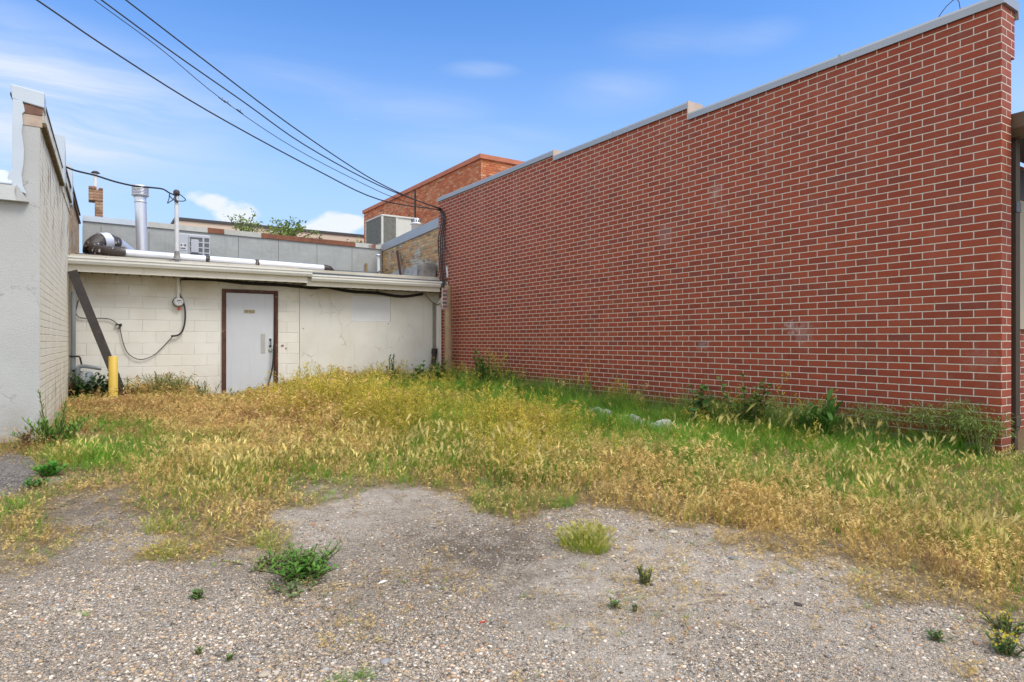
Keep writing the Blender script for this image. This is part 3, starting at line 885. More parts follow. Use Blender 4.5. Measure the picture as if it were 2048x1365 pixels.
# building front beyond the near corner
mb = MB()
mb.box(6.56, 9.5, 2.62, 2.80, -0.1, 3.0)
mb.build('front_wall', M['red_brick'], Rb)
MB().box(6.80, 9.0, 2.57, 2.615, 1.32, 2.62).build('window_panel', mottled('beige_window_panel', (.52, .44, .31), 0.6, 0.05, 3.0), Rb)
MB().box(6.78, 9.02, 2.60, 2.618, 2.64, 2.95).build('window_head', M['dark_trim'], Rb)
mb = MB()
mb.box(6.60, 9.5, 1.35, 2.62, 3.04, 3.09)
mb.build('canopy_roof', M['dark_trim'], Rb)
mb = MB()
mb.prism([(6.56, 3.14), (6.575, 3.02), (6.62, 2.955), (6.72, 2.955), (6.72, 3.14), (6.71, 3.14), (6.71, 2.97), (6.625, 2.97), (6.59, 3.03), (6.575, 3.14)], 'y', 1.4, 2.33)
mb.build('gutter', M['brown_gutter'], Rb)
MB().box(6.565, 6.60, 2.30, 2.334, 2.965, 3.07).build('gutter_end_cap', M['white_pipe'], Rb)
mb = MB()
px_ = [6.675 + i * 0.0115 for i in range(9)]
prof = []
for i, x in enumerate(px_):
    prof.append((x, 2.225 + (0.007 if i % 2 else 0.0)))
prof += [(px_[-1], 2.285), (px_[0], 2.285)]
mb.prism(prof, 'z', 0.42, 2.97)
mb.prism([(6.69, 2.235), (6.75, 2.235), (6.75, 2.28), (6.69, 2.28)], 'z', 0.18, 0.42)
dsp = mb.build('downspout', M['brown_metal'], Rb)
for z in (2.32, 0.46):
    MB().box(6.67, 6.775, 2.219, 2.29, z, z + .09).build('strap', M['brown_metal'], dsp)

# twig of dead vine over the coping
tw = thing('dead_vine', 'thin dead vine twig curling above the grey coping of the red wall', 'vine', on_u(1875, 42, 6.5))
q = [on_u(a, b, 6.5) for a, b in ((1873, 44), (1880, 30), (1892, 14), (1905, 2), (1912, -2), (1918, 4), (1921, 22))]
MB().tube(q, 0.004, 5).tube([on_u(a, b, 6.5) for a, b in ((1905, 2), (1915, -14), (1926, -26))], 0.003, 5).build('stem', M['bark'], tw)

# ================================================================== PAINTED LEFT BUILDING
A0 = (-0.427, 7.57)
DV = (0.0207, 0.99979)


def Lp(v, o=0.0):
    k = (v - 7.57) / DV[1]
    return (A0[0] + DV[0] * k + o * DV[1], v - o * DV[0])


Lb = thing('painted_building', 'old building with grey stucco front and peeling cream painted brick side', 'building', (-1.2, 9.0, 0.25))
mb = MB()
mb.slab(Lp(7.575), Lp(16.0), 0.20, -0.2, 3.26)
mb.build('side_wall', M['painted_brick'], Lb)
mb = MB()
mb.slab(Lp(7.58, .022), Lp(10.38, .022), 0.225, 3.295, 3.50)
mb.build('upper_side_wall', M['painted_brick'], Lb)
mb = MB()
mb.slab(Lp(10.385, .012), Lp(12.5, .012), 0.21, 3.262, 3.66)
mb.build('raised_side_wall', M['painted_brick'], Lb)
mb = MB()
mb.slab(Lp(12.505, .006), Lp(15.95, .006), 0.205, 2.55, 3.79)
mb.build('bare_brick_wall', M['party_brick'], Lb)
mb = MB()
mb.slab(Lp(7.60, .045), Lp(10.36, .045), 0.06, 3.258, 3.296)
mb.slab(Lp(10.40, .04), Lp(12.4, .04), 0.06, 3.40, 3.432)
mb.slab(Lp(12.55, .04), Lp(15.8, .04), 0.06, 3.60, 3.632)
mb.build_each('ledge', mottled('rotten_ledge', (.17, .12, .055), .9, .3, 9., bumpd=.01, bscale=25), Lb)
mb = MB()
mb.slab(Lp(7.55, .03), Lp(10.39, .03), 0.255, 3.502, 3.525)
mb.slab(Lp(10.38, .03), Lp(12.5, .03), 0.25, 3.662, 3.69)
mb.slab(Lp(12.5, .03), Lp(15.95, .03), 0.25, 3.792, 3.82)
mb.build_each('dark_cap', M['dark_trim'], Lb)
MB().slab(Lp(10.36, .05), Lp(10.62, .05), 0.30, 3.30, 3.93, 3.30, 3.70).build('step_flashing', M['membrane'], Lb)
MB().slab(Lp(12.47, .04), Lp(12.75, .04), 0.28, 3.4, 4.05, 3.4, 3.83).build('step_flashing', M['membrane'], Lb)
mb = MB()
mb.box(-6.5, A0[0], 7.555, 7.574, -0.2, 2.62)
mb.box(-0.615, A0[0], 7.556, 7.5745, 2.62, 3.235)
mb.build('front_wall', M['stucco'], Lb)
MB().box(-6.5, A0[0] - .205, 7.5742, 7.84, -0.2, 2.6).build('front_backing', M['stucco'], Lb)
MB().box(-0.565, A0[0] + .018, 7.552, 7.5735, 3.238, 3.345).build('bare_brick_band', mottled('pinkish_old_brick', (.50, .38, .29), .85, .2, 14., spots=(5., .55, (.5, .42, .34), .6)), Lb)
MB().box(-0.555, A0[0] + .02, 7.549, 7.5733, 3.35, 3.437).build('bare_brick_course', mottled('brown_old_brick', (.21, .11, .075), .85, .25, 14.), Lb)
# white membrane: cap, the strip down the inner edge, and the coping of the low front
mb = MB()
mb.prism([(-0.635, 3.462), (A0[0] + .035, 3.422), (A0[0] + .035, 3.57), (-0.65, 3.60)], 'y', 7.535, 7.80)
mb.build('membrane_cap', M['membrane'], Lb, bevel=.008)
rag = [(-0.632, 3.46), (-0.56, 3.455), (-0.547, 3.41), (-0.540, 3.36), (-0.56, 3.335), (-0.555, 3.24), (-0.565, 3.17), (-0.545, 3.0), (-0.55, 2.86), (-0.565, 2.76), (-0.555, 2.66), (-0.525, 2.585), (-0.575, 2.60), (-0.62, 2.64), (-0.67, 2.66), (-0.66, 2.76), (-0.634, 2.80)]
mb = MB()
mb.prism(rag, 'y', 7.532, 7.548)
mb.prism([(-0.632, 2.62), (-0.605, 2.62), (-0.605, 3.46), (-0.632, 3.46)], 'y', 7.5482, 7.80)
mb.build('membrane_strip', M['membrane'], Lb, bevel=.004)
mb = MB()
mb.prism([(7.515, 2.655), (7.515, 2.672), (7.60, 2.80), (7.9, 2.83), (7.9, 2.655)], 'x', -6.5, -0.634)
mb.build('membrane_coping', M['membrane'], Lb, bevel=.008)
mb = MB()
mb.prism([(7.48, 2.505), (7.52, 2.653), (7.554, 2.653), (7.554, 2.505)], 'x', -6.5, -0.60)
mb.prism([(-0.60, 2.653), (-0.595, 2.653), (-0.51, 2.505), (-0.60, 2.505)], 'y', 7.48, 7.554)
mb.build('flashing', M['stucco'], Lb)

# ================================================================== WHITE ANNEX
An = thing('annex_building', 'low cream annex of painted block and plaster under a flat eave', 'building', (3.0, 12.8, 0.15))
VA = 12.6
UC = 3.335
dl = on_v(443.5, 700, VA)[0]; dr = on_v(555.5, 700, VA)[0]
ztop = 2.15
mb = MB()
mb.box(-0.33, dl + .02, VA, VA + .2, -0.2, 2.62)
mb.box(dl + .02, dr - .02, VA, VA + .2, ztop - .02, 2.62)
mb.box(dr - .02, UC, VA, VA + .2, -0.2, 2.62)
mb.build('block_wall', M['block'], An)
pl_, pr_ = on_v(703, 615, VA)[0], on_v(781, 615, VA)[0]
pt_, pb_ = on_v(740, 592, VA)[2], on_v(740, 643.5, VA)[2]
mb = MB()
mb.box(UC + .008, pl_, VA - .006, VA + .2, -0.2, 2.6)
mb.box(pl_, pr_, VA - .006, VA + .2, pt_, 2.6)
mb.box(pl_, pr_, VA - .006, VA + .2, -0.2, pb_)
mb.box(pr_, 6.345, VA - .006, VA + .2, -0.2, 2.6)
mb.build('plaster_wall', M['plaster'], An)
MB().box(UC, UC + .008, VA + .02, VA + .1, 0, 2.6).build('joint', M['dark_trim'], An)
MB().box(pl_ + .004, pr_ - .004, VA + .018, VA + .05, pb_ + .004, pt_ - .004).build('boarded_window', M['white_board'], An)
# door
fr = MB()
fw = 0.055
fr.box(dl, dl + fw, VA - .035, VA + .12, 0.0, ztop)
fr.box(dr - fw, dr, VA - .035, VA + .12, 0.0, ztop)
fr.box(dl + fw, dr - fw, VA - .034, VA + .12, ztop - fw, ztop)
dfr = fr.build('door_frame', M['door_frame'], An, bevel=.006)
MB().box(dl + fw + .002, dl + fw + .018, VA - .01, VA + .1, 0.0, ztop - fw).box(dr - fw - .018, dr - fw - .002, VA - .01, VA + .1, 0.0, ztop - fw).build_each('door_stop', M['door_frame'], dfr)
door = MB().box(dl + fw + .006, dr - fw - .006, VA + .012, VA + .06, 0.06, ztop - fw - .006).build('door', M['door'], An, bevel=.003)


def pv(px, py, v=VA):
    return on_v(px, py, v)


a, b = pv(522, 668), pv(530.5, 707)
MB().box(a[0], b[0], VA + .006, VA + .0115, b[2], a[2]).build('push_plate', M['plate'], door)
h0, h1 = pv(541, 680), pv(541, 693)
mb = MB()
mb.tube([(h0[0], VA + .012, h0[2]), (h0[0], VA - .03, h0[2] - .008), (h0[0], VA - .035, (h0[2] + h1[2]) / 2), (h0[0], VA - .03, h1[2] + .008), (h0[0], VA + .012, h1[2])], 0.009, 8)
for h in (h0, h1):
    mb.box(h[0] - .02, h[0] + .02, VA + .004, VA + .0115, h[2] - .02, h[2] + .02)
mb.build('handle', M['dark_metal'], door)
k = pv(541, 700.5)
mb = MB()
mb.tube([(k[0], VA + .0115, k[2]), (k[0], VA + .0, k[2])], 0.036, 16, smooth=False)
mb.tube([(k[0], VA + .0, k[2]), (k[0], VA - .02, k[2])], [0.03, 0.02], 16)
mb.build('lock', M['plate'], door)
a, b = pv(488, 620), pv(510, 627.5)
MB().box(a[0], b[0], VA + .007, VA + .0115, b[2], a[2]).build('name_plate', M['brass'], door)
mb = MB()
W_, H_ = b[0] - a[0], a[2] - b[2]
for i in range(7):      # seven worn dark letters, too worn to read
    x = a[0] + W_ * (0.06 + i * 0.135); w = W_ * 0.09
    z0, z1 = b[2] + H_ * .15, a[2] - H_ * .15
    for s_ in random.Random(i).sample([(0, .28, 0, 1), (.72, 1, 0, 1), (0.28, .72, .0, .2), (.28, .72, .4, .6), (.28, .72, .8, 1)], 3):
        mb.box(x + w * s_[0], x + w * s_[1], VA + .0055, VA + .0068, z0 + (z1 - z0) * s_[2], z0 + (z1 - z0) * s_[3])
mb.build('worn_letters', M['sign_dark'], door)
# eave: roof, fascia, soffit, gutters, left part a little further out than the right
ue = on_v(614, 560, 12.25)[0]
mb = MB()
mb.add([(-.34, 12.14, 2.475), (6.34, 12.20, 2.44), (6.34, 16.0, 2.97), (-.25, 16.0, 2.97), (-.34, 12.14, 2.515), (6.34, 12.20, 2.475), (6.34, 16.0, 3.01), (-.25, 16.0, 3.01)],
       [(0, 3, 2, 1), (4, 5, 6, 7), (0, 1, 5, 4), (1, 2, 6, 5), (2, 3, 7, 6), (3, 0, 4, 7)])
mb.build('roof', M['roofing'], An)
MB().box(-.33, ue, 12.20, 12.235, 2.30, 2.47).box(ue + .0, 6.2, 12.26, 12.295, 2.25, 2.43).build_each('fascia', M['fascia'], An)
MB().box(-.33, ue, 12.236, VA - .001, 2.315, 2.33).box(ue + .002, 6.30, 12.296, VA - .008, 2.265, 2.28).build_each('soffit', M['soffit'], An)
mb = MB()
x = -0.2
while x < 6.2:
    mb.box(x, x + .02, 12.245 if x < ue else 12.30, VA - .01, 2.301 if x < ue else 2.251, 2.314 if x < ue else 2.264); x += .17
mb.build_each('soffit_batten', M['dark_trim'], An)


def gutter_prof(v0, z1):
    d = .105
    return [(v0, z1), (v0, z1 - .03), (v0 + .012, z1 - .045), (v0 + .012, z1 - .075), (v0 + .035, z1 - .12), (v0 + d, z1 - .12), (v0 + d, z1), (v0 + d - .008, z1), (v0 + d - .008, z1 - .11), (v0 + .04, z1 - .11), (v0 + .022, z1 - .072), (v0 + .022, z1 - .042), (v0 + .01, z1 - .028), (v0 + .01, z1)]


for (x0, x1, v0, zt) in ((-.335, ue + .06, 12.09, 2.535), (ue + .065, 6.335, 12.152, 2.462)):
    mb = MB().prism(gutter_prof(v0, zt), 'x', x0, x1)
    mb.box(x1 - .006, x1 - .001, v0 + .03, v0 + .10, zt - .11, zt - .003)
    go = mb.build('gutter', M['gutter'], An)
    mb = MB(); x = x0 + .5
    while x < x1 - .2:
        mb.box(x, x + .012, v0 - .0015, v0 + .1, zt - .002, zt + .004); x += .9
    mb.build_each('gutter_hanger', M['dark_metal'], go)
# downspout at the right hand end
dsx = on_v(877.5, 690, 12.5)[0]
mb = MB()
mb.tube([(dsx + .12, 12.21, 2.35), (dsx + .11, 12.22, 2.27), (dsx + .02, 12.42, 2.06), (dsx, 12.50, 1.98), (dsx, 12.50, 1.9)], 0.058, 4, square=True, smooth=False)
mb.box(dsx - .042, dsx + .042, 12.455, 12.54, 0.25, 1.93)
mb.build('downspout', M['gutter'], An, bevel=.004)
MB().box(dsx - .105, dsx - .06, VA - .05, VA - .008, 1.0, 2.02).build('corner_board', mottled('grey_corner_board', (.27, .24, .20), .85, .2, 9.), An)
# patched hole in the plaster, holes and bolts
mb = MB()
for (a, b, r) in ((755, 584, .045), (777, 648, .018), (565, 692, .035), (572, 697, .02), (607, 658, .02)):
    q = pv(a, b, VA - .0065)
    pts = [(q[0] + r * (0.6 + .6 * random.random()) * cos(t * pi / 4), q[2] + r * (0.35 + .4 * random.random()) * sin(t * pi / 4)) for t in range(8)]
    mb.prism(pts, 'y', VA - .0075, VA + .02)
mb.build_each('broken_plaster', mottled('raw_plaster', (.30, .22, .15), .9, .3, 20.), An)

# service mast, meter, cables
mt = thing('service_mast', 'white electric service mast pipe standing through the annex roof', 'mast', on_v(354, 520, 12.45))
base = on_v(354, 518, 12.45); top = on_v(353, 388, 12.45)
MB().tube([(base[0], 12.45, 2.5), base, top], 0.034, 12).build('pipe', M['white_pipe'], mt)
MB().lathe((base[0], 12.45, base[2] - .0), [(0.035, .13), (.05, .06), (.055, 0), (.085, -.02)], 14).build('flashing_boot', mottled('boot', (.26, .24, .22), .7, .3, 14.), mt)
MB().lathe(top, [(.0, .07), (.03, .065), (.05, .04), (.052, 0), (.045, -.035), (.034, -.04)], 12).build('weatherhead', M['dark_metal'], mt)
em = thing('electric_meter', 'round glass faced electric meter on the cream block wall', 'meter', pv(357, 605, VA))
q = pv(357, 604.5, VA - .06)
p0 = pv(356, 556, VA - .05)
MB().tube([(q[0], VA - .045, 2.31), (q[0], VA - .045, q[2] + .05)], 0.03, 10).build('conduit', M['gutter'], em)
mb = MB().tube([(q[0], VA - .001, q[2]), (q[0], VA - .06, q[2])], [0.092, 0.088], 24, smooth=False)
mb.build('rim', M['dark_metal'], em)
mb = MB().tube([(q[0], VA - .0605, q[2]), (q[0], VA - .10, q[2]), (q[0], VA - .115, q[2])], [0.081, 0.076, .06], 24)
fc = mb.build('dial', M['sign_white'], em)
mb = MB()
mb.box(q[0] - .032, q[0] + .035, VA - .1185, VA - .1155, q[2] + .014, q[2] + .028)
mb.box(q[0] - .05, q[0] + .03, VA - .1185, VA - .1155, q[2] - .006, q[2] - .003)
mb.box(q[0] + .036, q[0] + .05, VA - .1185, VA - .1155, q[2] - .014, q[2] - .001)
mb.box(q[0] - .005, q[0] + .005, VA - .1185, VA - .1155, q[2] - .038, q[2] - .026)
mb.build('dial_marks', M['sign_dark'], fc)
MB().box(q[0] - .01, q[0] + .03, VA - .07, VA - .05, q[2] - .145, q[2] - .098).build('seal_tag', M['red_tag'], em, bevel=.004)

VC = VA - .035


def smooth_path(pts, k=4):
    """Catmull-Rom through 3-D points"""
    P = [np.array(p, float) for p in pts]
    P = [2 * P[0] - P[1]] + P + [2 * P[-1] - P[-2]]
    out = []
    for i in range(1, len(P) - 2):
        for j in range(k):
            t = j / k
            a, b, c, d = P[i - 1], P[i], P[i + 1], P[i + 2]
            out.append(tuple(0.5 * (2 * b + (c - a) * t + (2 * a - 5 * b + 4 * c - d) * t * t + (3 * b - a - 3 * c + d) * t ** 3)))
    out.append(tuple(P[-2]))
    return out


def cable(name, label, pxs, r, v=VC, cat='cable', extra=None, group=None):
    o = MB()
    for dz, rr in ([(0, r)] + (extra or [])):
        path = smooth_path([(lambda q: (q[0] + dz * .4, q[1] - abs(dz) * .2, q[2] + dz))(on_v(a, b, v)) for a, b in pxs])
        o.tube(path, rr, 6)
    ob = o.build(name, M['black_rubber'])
    return tag(ob, label, cat, group)


cable('cable_bundle', 'thick bundle of black cables sagging under the eave above the door', [(846, 589), (803, 594), (752, 587), (713, 585), (682, 581), (652, 575), (629, 577), (601, 574.5), (560, 571), (500, 568), (476, 566), (435, 561), (394, 559), (366, 558.5)], .013,
      extra=[(.022, .010), (-.016, .009)])
cable('meter_cable', 'black cables curving down beside the round meter into the block wall', [(366, 558.5), (360, 562), (358.5, 575), (359, 590), (363, 598), (369, 614), (370.5, 631), (369, 649), (364, 664), (355, 671.5), (342, 673)], .014, VA - .055, extra=[(.010, .008)])
cable('slack_cable', 'single thin black cable looping low across the cream block wall', [(346, 673), (330, 690), (314, 706), (300, 715), (285, 719.5), (272, 718), (260, 711), (252, 701), (246, 685), (241, 663), (239, 653), (233, 647), (225, 641.5), (215, 638), (195, 637), (170, 637), (158, 635), (152, 628), (153, 617), (157, 600)], .0065)
mb = MB()
q = on_v(239, 651, VC)
mb.tube([(q[0] - .06, VC - .01, q[2] + .005), (q[0] + .03, VC - .02, q[2] + .01)], 0.012, 6).tube([(q[0] + .03, VC - .02, q[2]), (q[0] - .02, VC - .02, q[2] - .06)], 0.009, 6)
mb.tube([(q[0] + .02, VC - .02, q[2] + .012), (q[0] + .02, VA, q[2] + .012)], 0.017, 8)
tag(mb.build('wall_hook', M['dark_metal']), 'small black hook holding the thin cable on the block wall', 'hook')
cable('eave_cable', 'thin black cable hanging in a loop beside the white downspout', [(849, 588), (857, 597), (865, 605), (872, 609), (878, 609), (884, 602), (886.5, 590), (886.8, 570)], .008, 12.42)
cable('door_hose', 'dark bent hose leaning against the right side of the white door', [(548, 690), (547, 706), (546, 725), (543, 745), (538, 765), (536, 780)], .016, VA - .06, 'hose')

# ================================================================== REAR BUILDING behind the annex
Rr = thing('rear_building', 'grey sheet clad parapet of the building behind the annex roof', 'building', (3.0, 16.5, 0))
VR = 16.0
lx = on_v(165, 440, VR)[0]; rx = 6.40
mb = MB()
zl, zr = 3.70, 3.62
seams = [lx] + [on_v(a, 500, VR)[0] for a in (202, 298, 398, 477, 557, 634, 704)] + [rx - .02]
for i in range(len(seams) - 1):
    a, b = seams[i] + .004, seams[i + 1] - .004
    za = zl + (zr - zl) * (a - lx) / (rx - lx); zb = zl + (zr - zl) * (b - lx) / (rx - lx)
    mb.add([(a, VR, 2.6), (b, VR, 2.6), (b, VR + .03, 2.6), (a, VR + .03, 2.6), (a, VR, za), (b, VR, zb), (b, VR + .03, zb), (a, VR + .03, za)],
           [(0, 3, 2, 1), (4, 5, 6, 7), (0, 1, 5, 4), (1, 2, 6, 5), (2, 3, 7, 6), (3, 0, 4, 7)])
mb.build('parapet_sheet', M['grey_sheet'], Rr)
MB().box(lx, rx, VR + .031, VR + .22, 0, 3.60).build('parapet_wall', M['dark_trim'], Rr)


def capseg(a, b, mat, nm='parapet_cap'):
    za = zl + (zr - zl) * (a - lx) / (rx - lx); zb = zl + (zr - zl) * (b - lx) / (rx - lx)
    m_ = MB()
    m_.add([(a, VR - .03, za - .0), (b, VR - .03, zb - .0), (b, VR + .26, zb), (a, VR + .26, za), (a, VR - .03, za + .115), (b, VR - .03, zb + .115), (b, VR + .26, zb + .125), (a, VR + .26, za + .125)],
           [(0, 3, 2, 1), (4, 5, 6, 7), (0, 1, 5, 4), (1, 2, 6, 5), (2, 3, 7, 6), (3, 0, 4, 7)])
    m_.build(nm, mat, Rr)


cu = [on_v(a, 470, VR)[0] for a in (165, 297, 415, 448, 522, 710, 752)]
capseg(cu[0], cu[1], M['membrane'])
capseg(cu[1] + .002, cu[2], mottled('cap_pale', (.50, .49, .44), .6, .08, 5., streak=.2))
capseg(cu[2] + .002, cu[3], M['rust_cap'], 'rusty_cap')
capseg(cu[3] + .002, cu[4], mottled('cap_pale_right', (.48, .47, .41), .6, .1, 5.))
capseg(cu[4] + .002, cu[5], M['rust_cap'], 'rusty_cap')
capseg(cu[5] + .002, rx, M['cap_rust'])
# side wall of bare brick along the annex roof
mb = MB()
mb.prism([(12.66, 1.5), (16.25, 1.5), (16.25, 3.68), (12.66, 3.85)], 'x', 6.40, 6.70)
mb.build('bare_brick_wall', M['party_brick'], Rr)
mb = MB()
mb.prism([(12.60, 3.72), (16.3, 3.555), (16.3, 3.74), (12.60, 3.935)], 'x', 6.37, 6.398)
mb.prism([(12.60, 3.925), (16.3, 3.73), (16.3, 3.745), (12.60, 3.94)], 'x', 6.3985, 6.73)
mb.build('side_coping', mottled('side_coping_metal', (.36, .375, .40), .4, .05, 2., .3), Rr)
mb = MB()
mb.add([(6.18, 12.9, 2.52), (6.18, 15.2, 2.80), (6.399, 15.2, 2.98), (6.399, 12.9, 2.95), (6.399, 12.9, 2.4), (6.399, 15.2, 2.6)], [(0, 3, 2, 1), (0, 1, 5, 4), (0, 4, 3), (1, 2, 5)])
mb.build('base_flashing', mottled('tarred_flashing', (.33, .33, .32), .8, .2, 5., bumpd=.02, bscale=12, spots=(4., .6, (.12, .10, .09), .7)), Rr)
mb = MB()
mb.box(5.98, 6.36, 12.72, 13.0, 2.4, 2.93)
mb.build('concrete_lump', mottled('tarred_concrete', (.27, .25, .23), .9, .3, 6., bumpd=.03, bscale=14), Rr, bevel=.06)
MB().box(lx - 3, 14.0, VR + .23, 25.0, 2.9, 3.02).build('flat_roof', M['roofing'], Rr)
# chimney on that roof
cq = on_v(198, 436, 16.6)
c0, c1, c2 = on_v(177, 400, 16.6)[0], on_v(189.5, 400, 16.6)[0], on_v(206, 400, 16.6)[0]
zt = on_v(195, 380, 16.6)[2]; zm = on_v(195, 402, 16.6)[2]
ch = MB().box(c1, c2, 16.6, 16.9, 3.02, zm).box(c0, c2, 16.58, 16.92, zm, zt).build('chimney', M['chimney_brick'], Rr, bevel=.006)
MB().box(c0, c1 + .03, 16.57, 16.93, zt + .002, zt + .06).box(c1 + .07, c2, 16.57, 16.93, zt + .002, zt + .04).build_each('chimney_cap', M['chimney_brick'], ch)
q = on_v(191, 377, 16.7)
MB().tube([q, (q[0], 16.7, q[2] + .32)], .035, 10).build('flue', M['white_pipe'], ch)
MB().lathe((q[0], 16.7, q[2] + .33), [(.09, 0), (.05, .04), (0, .05)], 12).lathe((q[0], 16.7, q[2] + .33), [(0, -.01), (.09, 0)], 12).build('flue_hat', M['dark_metal'], ch)

# ================================================================== FAR BUILDINGS
Ob = thing('orange_brick_building', 'tall orange red brick building rising behind the long red wall', 'building', (14, 24, 0))
ou = 10.0
k0 = on_u(962, 318, ou)
far_v = on_u(728, 430, ou)[1]
zt = k0[2]
MB().box(ou, 24, k0[1], far_v, 0, zt).build('wall', M['orange_brick'], Ob)
MB().box(ou - .06, 24, k0[1] - .06, far_v + .06, zt + .001, zt + .14).build('coping', mottled('terracotta_coping', (.50, .17, .09), .7, .15, 3.), Ob)
a = on_u(830, 420, ou - .02)
MB().tube([(ou - .02, a[1], 3), (ou - .02, a[1], on_u(830, 382, ou)[2])], .03, 6).build('wall_conduit', M['dark_metal'], Ob)
Bb = thing('beige_building', 'long beige flat topped building in the far background', 'building', (8, 31, 0))
a, b = on_v(352, 450, 30), on_v(357, 441, 30)
zb = b[2]
MB().box(a[0], 22, 30, 42, 0, zb).build('wall', M['beige'], Bb)
MB().box(a[0] - .05, 22.05, 29.95, 42.05, zb + .001, zb + .12).build('roof_edge', M['dark_trim'], Bb)

# evaporative cooler on the roof behind the brick party wall
cu_, cv_ = 6.62, 16.62
ec = thing('evaporative_cooler', 'pale boxy rooftop cooler with dark pad panels above the buff brick wall', 'cooler', (7.1, 17.2, 3.1))
ztc, zbc = 4.66, 3.84
ux = 7.62
MB().box(cu_ + .02, ux, cv_ + .02, 17.85, zbc, ztc - .02).build('case', M['case_white'], ec)
MB().box(cu_ - .01, ux + .02, cv_ - .01, 17.88, ztc - .018, ztc + .03).build('lid', M['case_white'], ec, bevel=.01)
mb = MB()
for (x, y) in ((cu_, cv_), (cu_, 17.82), (cu_ + .42, cv_)):
    mb.box(x, x + .05, y, y + .05, zbc - .001, ztc - .019)
mb.box(cu_, cu_ + .05, cv_ + .051, 17.819, zbc - .03, zbc + .05)
mb.build_each('corner_post', M['case_white'], ec)
MB().box(cu_ + .012, cu_ + .019, cv_ + .05, 17.82, zbc + .05, ztc - .03).build('pad', M['screen'], ec)
MB().box(cu_ + .05, cu_ + .42, cv_ + .012, cv_ + .019, zbc + .05, ztc - .03).build('pad', M['screen'], ec)
MB().box(cu_ - .05, ux, cv_ - .06, 17.9, 3.76, zbc - .031).build('tray', M['case_white'], ec)
MB().box(cu_ + .1, ux - .1, cv_ + .1, 17.7, 3.02, 3.755).build('curb', M['dark_trim'], ec)
tv = thing('roof_turbine', 'small white slotted roof ventilator beside the boxy cooler', 'ventilator', on_v(833, 447, 15.6))
q = on_v(832, 446, 15.6)
MB().lathe((q[0], 15.6, 3.02), [(.12, 0), (.12, q[2] - 3.02 - .06), (.16, q[2] - 3.02 - .05), (.11, q[2] - 3.02)], 16).build('neck', M['white_pipe'], tv)
MB().lathe((q[0], 15.6, q[2]), [(.10, 0), (.11, .1), (.0, .13)], 16).build('drum', M['tin'], tv)
mb = MB()
for i in range(10):
    t = 2 * pi * i / 10
    mb.tube([(q[0] + .112 * cos(t), 15.6 + .112 * sin(t), q[2] + .01), (q[0] + .118 * cos(t), 15.6 + .118 * sin(t), q[2] + .09)], .012, 5)
mb.build_each('slot', M['dark_trim'], tv)

# ================================================================== ON THE ANNEX ROOF
# round duct with tarred joints
du = thing('roof_duct', 'long silver round duct lying along the annex roof with a tarred elbow', 'duct', on_v(440, 530, 12.9))
pL, pR = on_v(236, 506, 12.9), on_v(652, 538, 12.9)
MB().tube([pL, pR], .070, 20).build('pipe', M['tin_pale'], du)
mb = MB()


def along(a, b, t):
    return tuple(a[i] + (b[i] - a[i]) * t for i in range(3))


for xx in (415, 513.5):
    q = on_v(xx, 520, 12.9)[0]; t = (q - pL[0]) / (pR[0] - pL[0])
    MB().tube([along(pL, pR, t - .010), along(pL, pR, t + .010)], .074, 20).build('joint_band', M['tar'], du)
mb = MB().tube([along(pL, pR, .985), along(pL, pR, 1.0), (pR[0] + .08, 12.93, pR[2] - .01), (pR[0] + .16, 12.96, pR[2] - .05)], [.076, .08, .075, .05], 14)
mb.build('tarred_end', M['tar'], du)
e = [along(pL, pR, .03), pL, (pL[0] - .17, 12.95, pL[2] + .005), (pL[0] - .30, 13.05, pL[2] + .02), (pL[0] - .34, 13.18, pL[2] + .09)]
MB().tube(smooth_path(e, 3), .105, 18).build('elbow', M['tar'], du)
e2 = [(pL[0] - .36, 13.20, pL[2] + .02), (pL[0] - .33, 13.28, pL[2] + .14), (pL[0] - .20, 13.38, pL[2] + .24), (pL[0] - .02, 13.50, pL[2] + .20)]
MB().tube(smooth_path(e2, 4), .155, 20).build('upper_elbow', M['tar'], du)
e3 = [(pL[0] - .26, 13.33, pL[2] + .215), (pL[0] - .14, 13.42, pL[2] + .245)]
MB().tube(e3, .163, 20).build('elbow_gore', M['tin_pale'], du)
MB().tube([(pL[0] - .03, 13.49, pL[2] + .21), (pL[0] + .22, 13.75, pL[2] + .05), (pL[0] + .4, 13.95, pL[2] - .08)], [.15, .14, .13], 20).build('tail_pipe', M['tin'], du)
mb = MB()
for xx in (322, 346, 430, 560):
    q = on_v(xx, 520, 12.9)[0]; t = (q - pL[0]) / (pR[0] - pL[0]); c_ = along(pL, pR, t)
    mb.box(c_[0] - .012, c_[0] + .012, 12.86, 12.94, 2.57, c_[2] - .06)
mb.build_each('saddle', M['rust_cap'], du)
# flat tarred scrap on the roof in the corner
q = on_v(165, 505, 13.0)
tag(MB().box(-.26, .12, 12.85, 13.3, 2.63, 2.665).build('tar_sheet', M['tar'], bevel=.01), 'curled black tar sheet on the roof beside the painted wall', 'roofing scrap')
fl_ = thing('vent_flue', 'tall galvanised flue with louvred cap standing on the annex roof', 'flue', on_v(285, 500, 14.6))
b_, t_ = on_v(285, 500, 14.6), on_v(280.5, 390, 14.6)
b_ = (b_[0], 14.6, 2.72)
MB().tube([b_, t_], .103, 20).build('pipe', M['tin'], fl_)
mb = MB()
for z in range(6):
    mb.lathe((t_[0], 14.6, t_[2] - .02 + z * .028), [(.105, 0), (.148, .004), (.15, .018), (.118, .024), (.105, .026)], 20)
mb.lathe((t_[0], 14.6, t_[2] - .06), [(.104, 0), (.14, .03), (.158, .038), (.105, .042)], 20)
mb.lathe((t_[0], 14.6, t_[2] + .147), [(.14, 0), (.13, .03), (0, .035)], 20)
mb.build('cap', M['tin'], fl_)
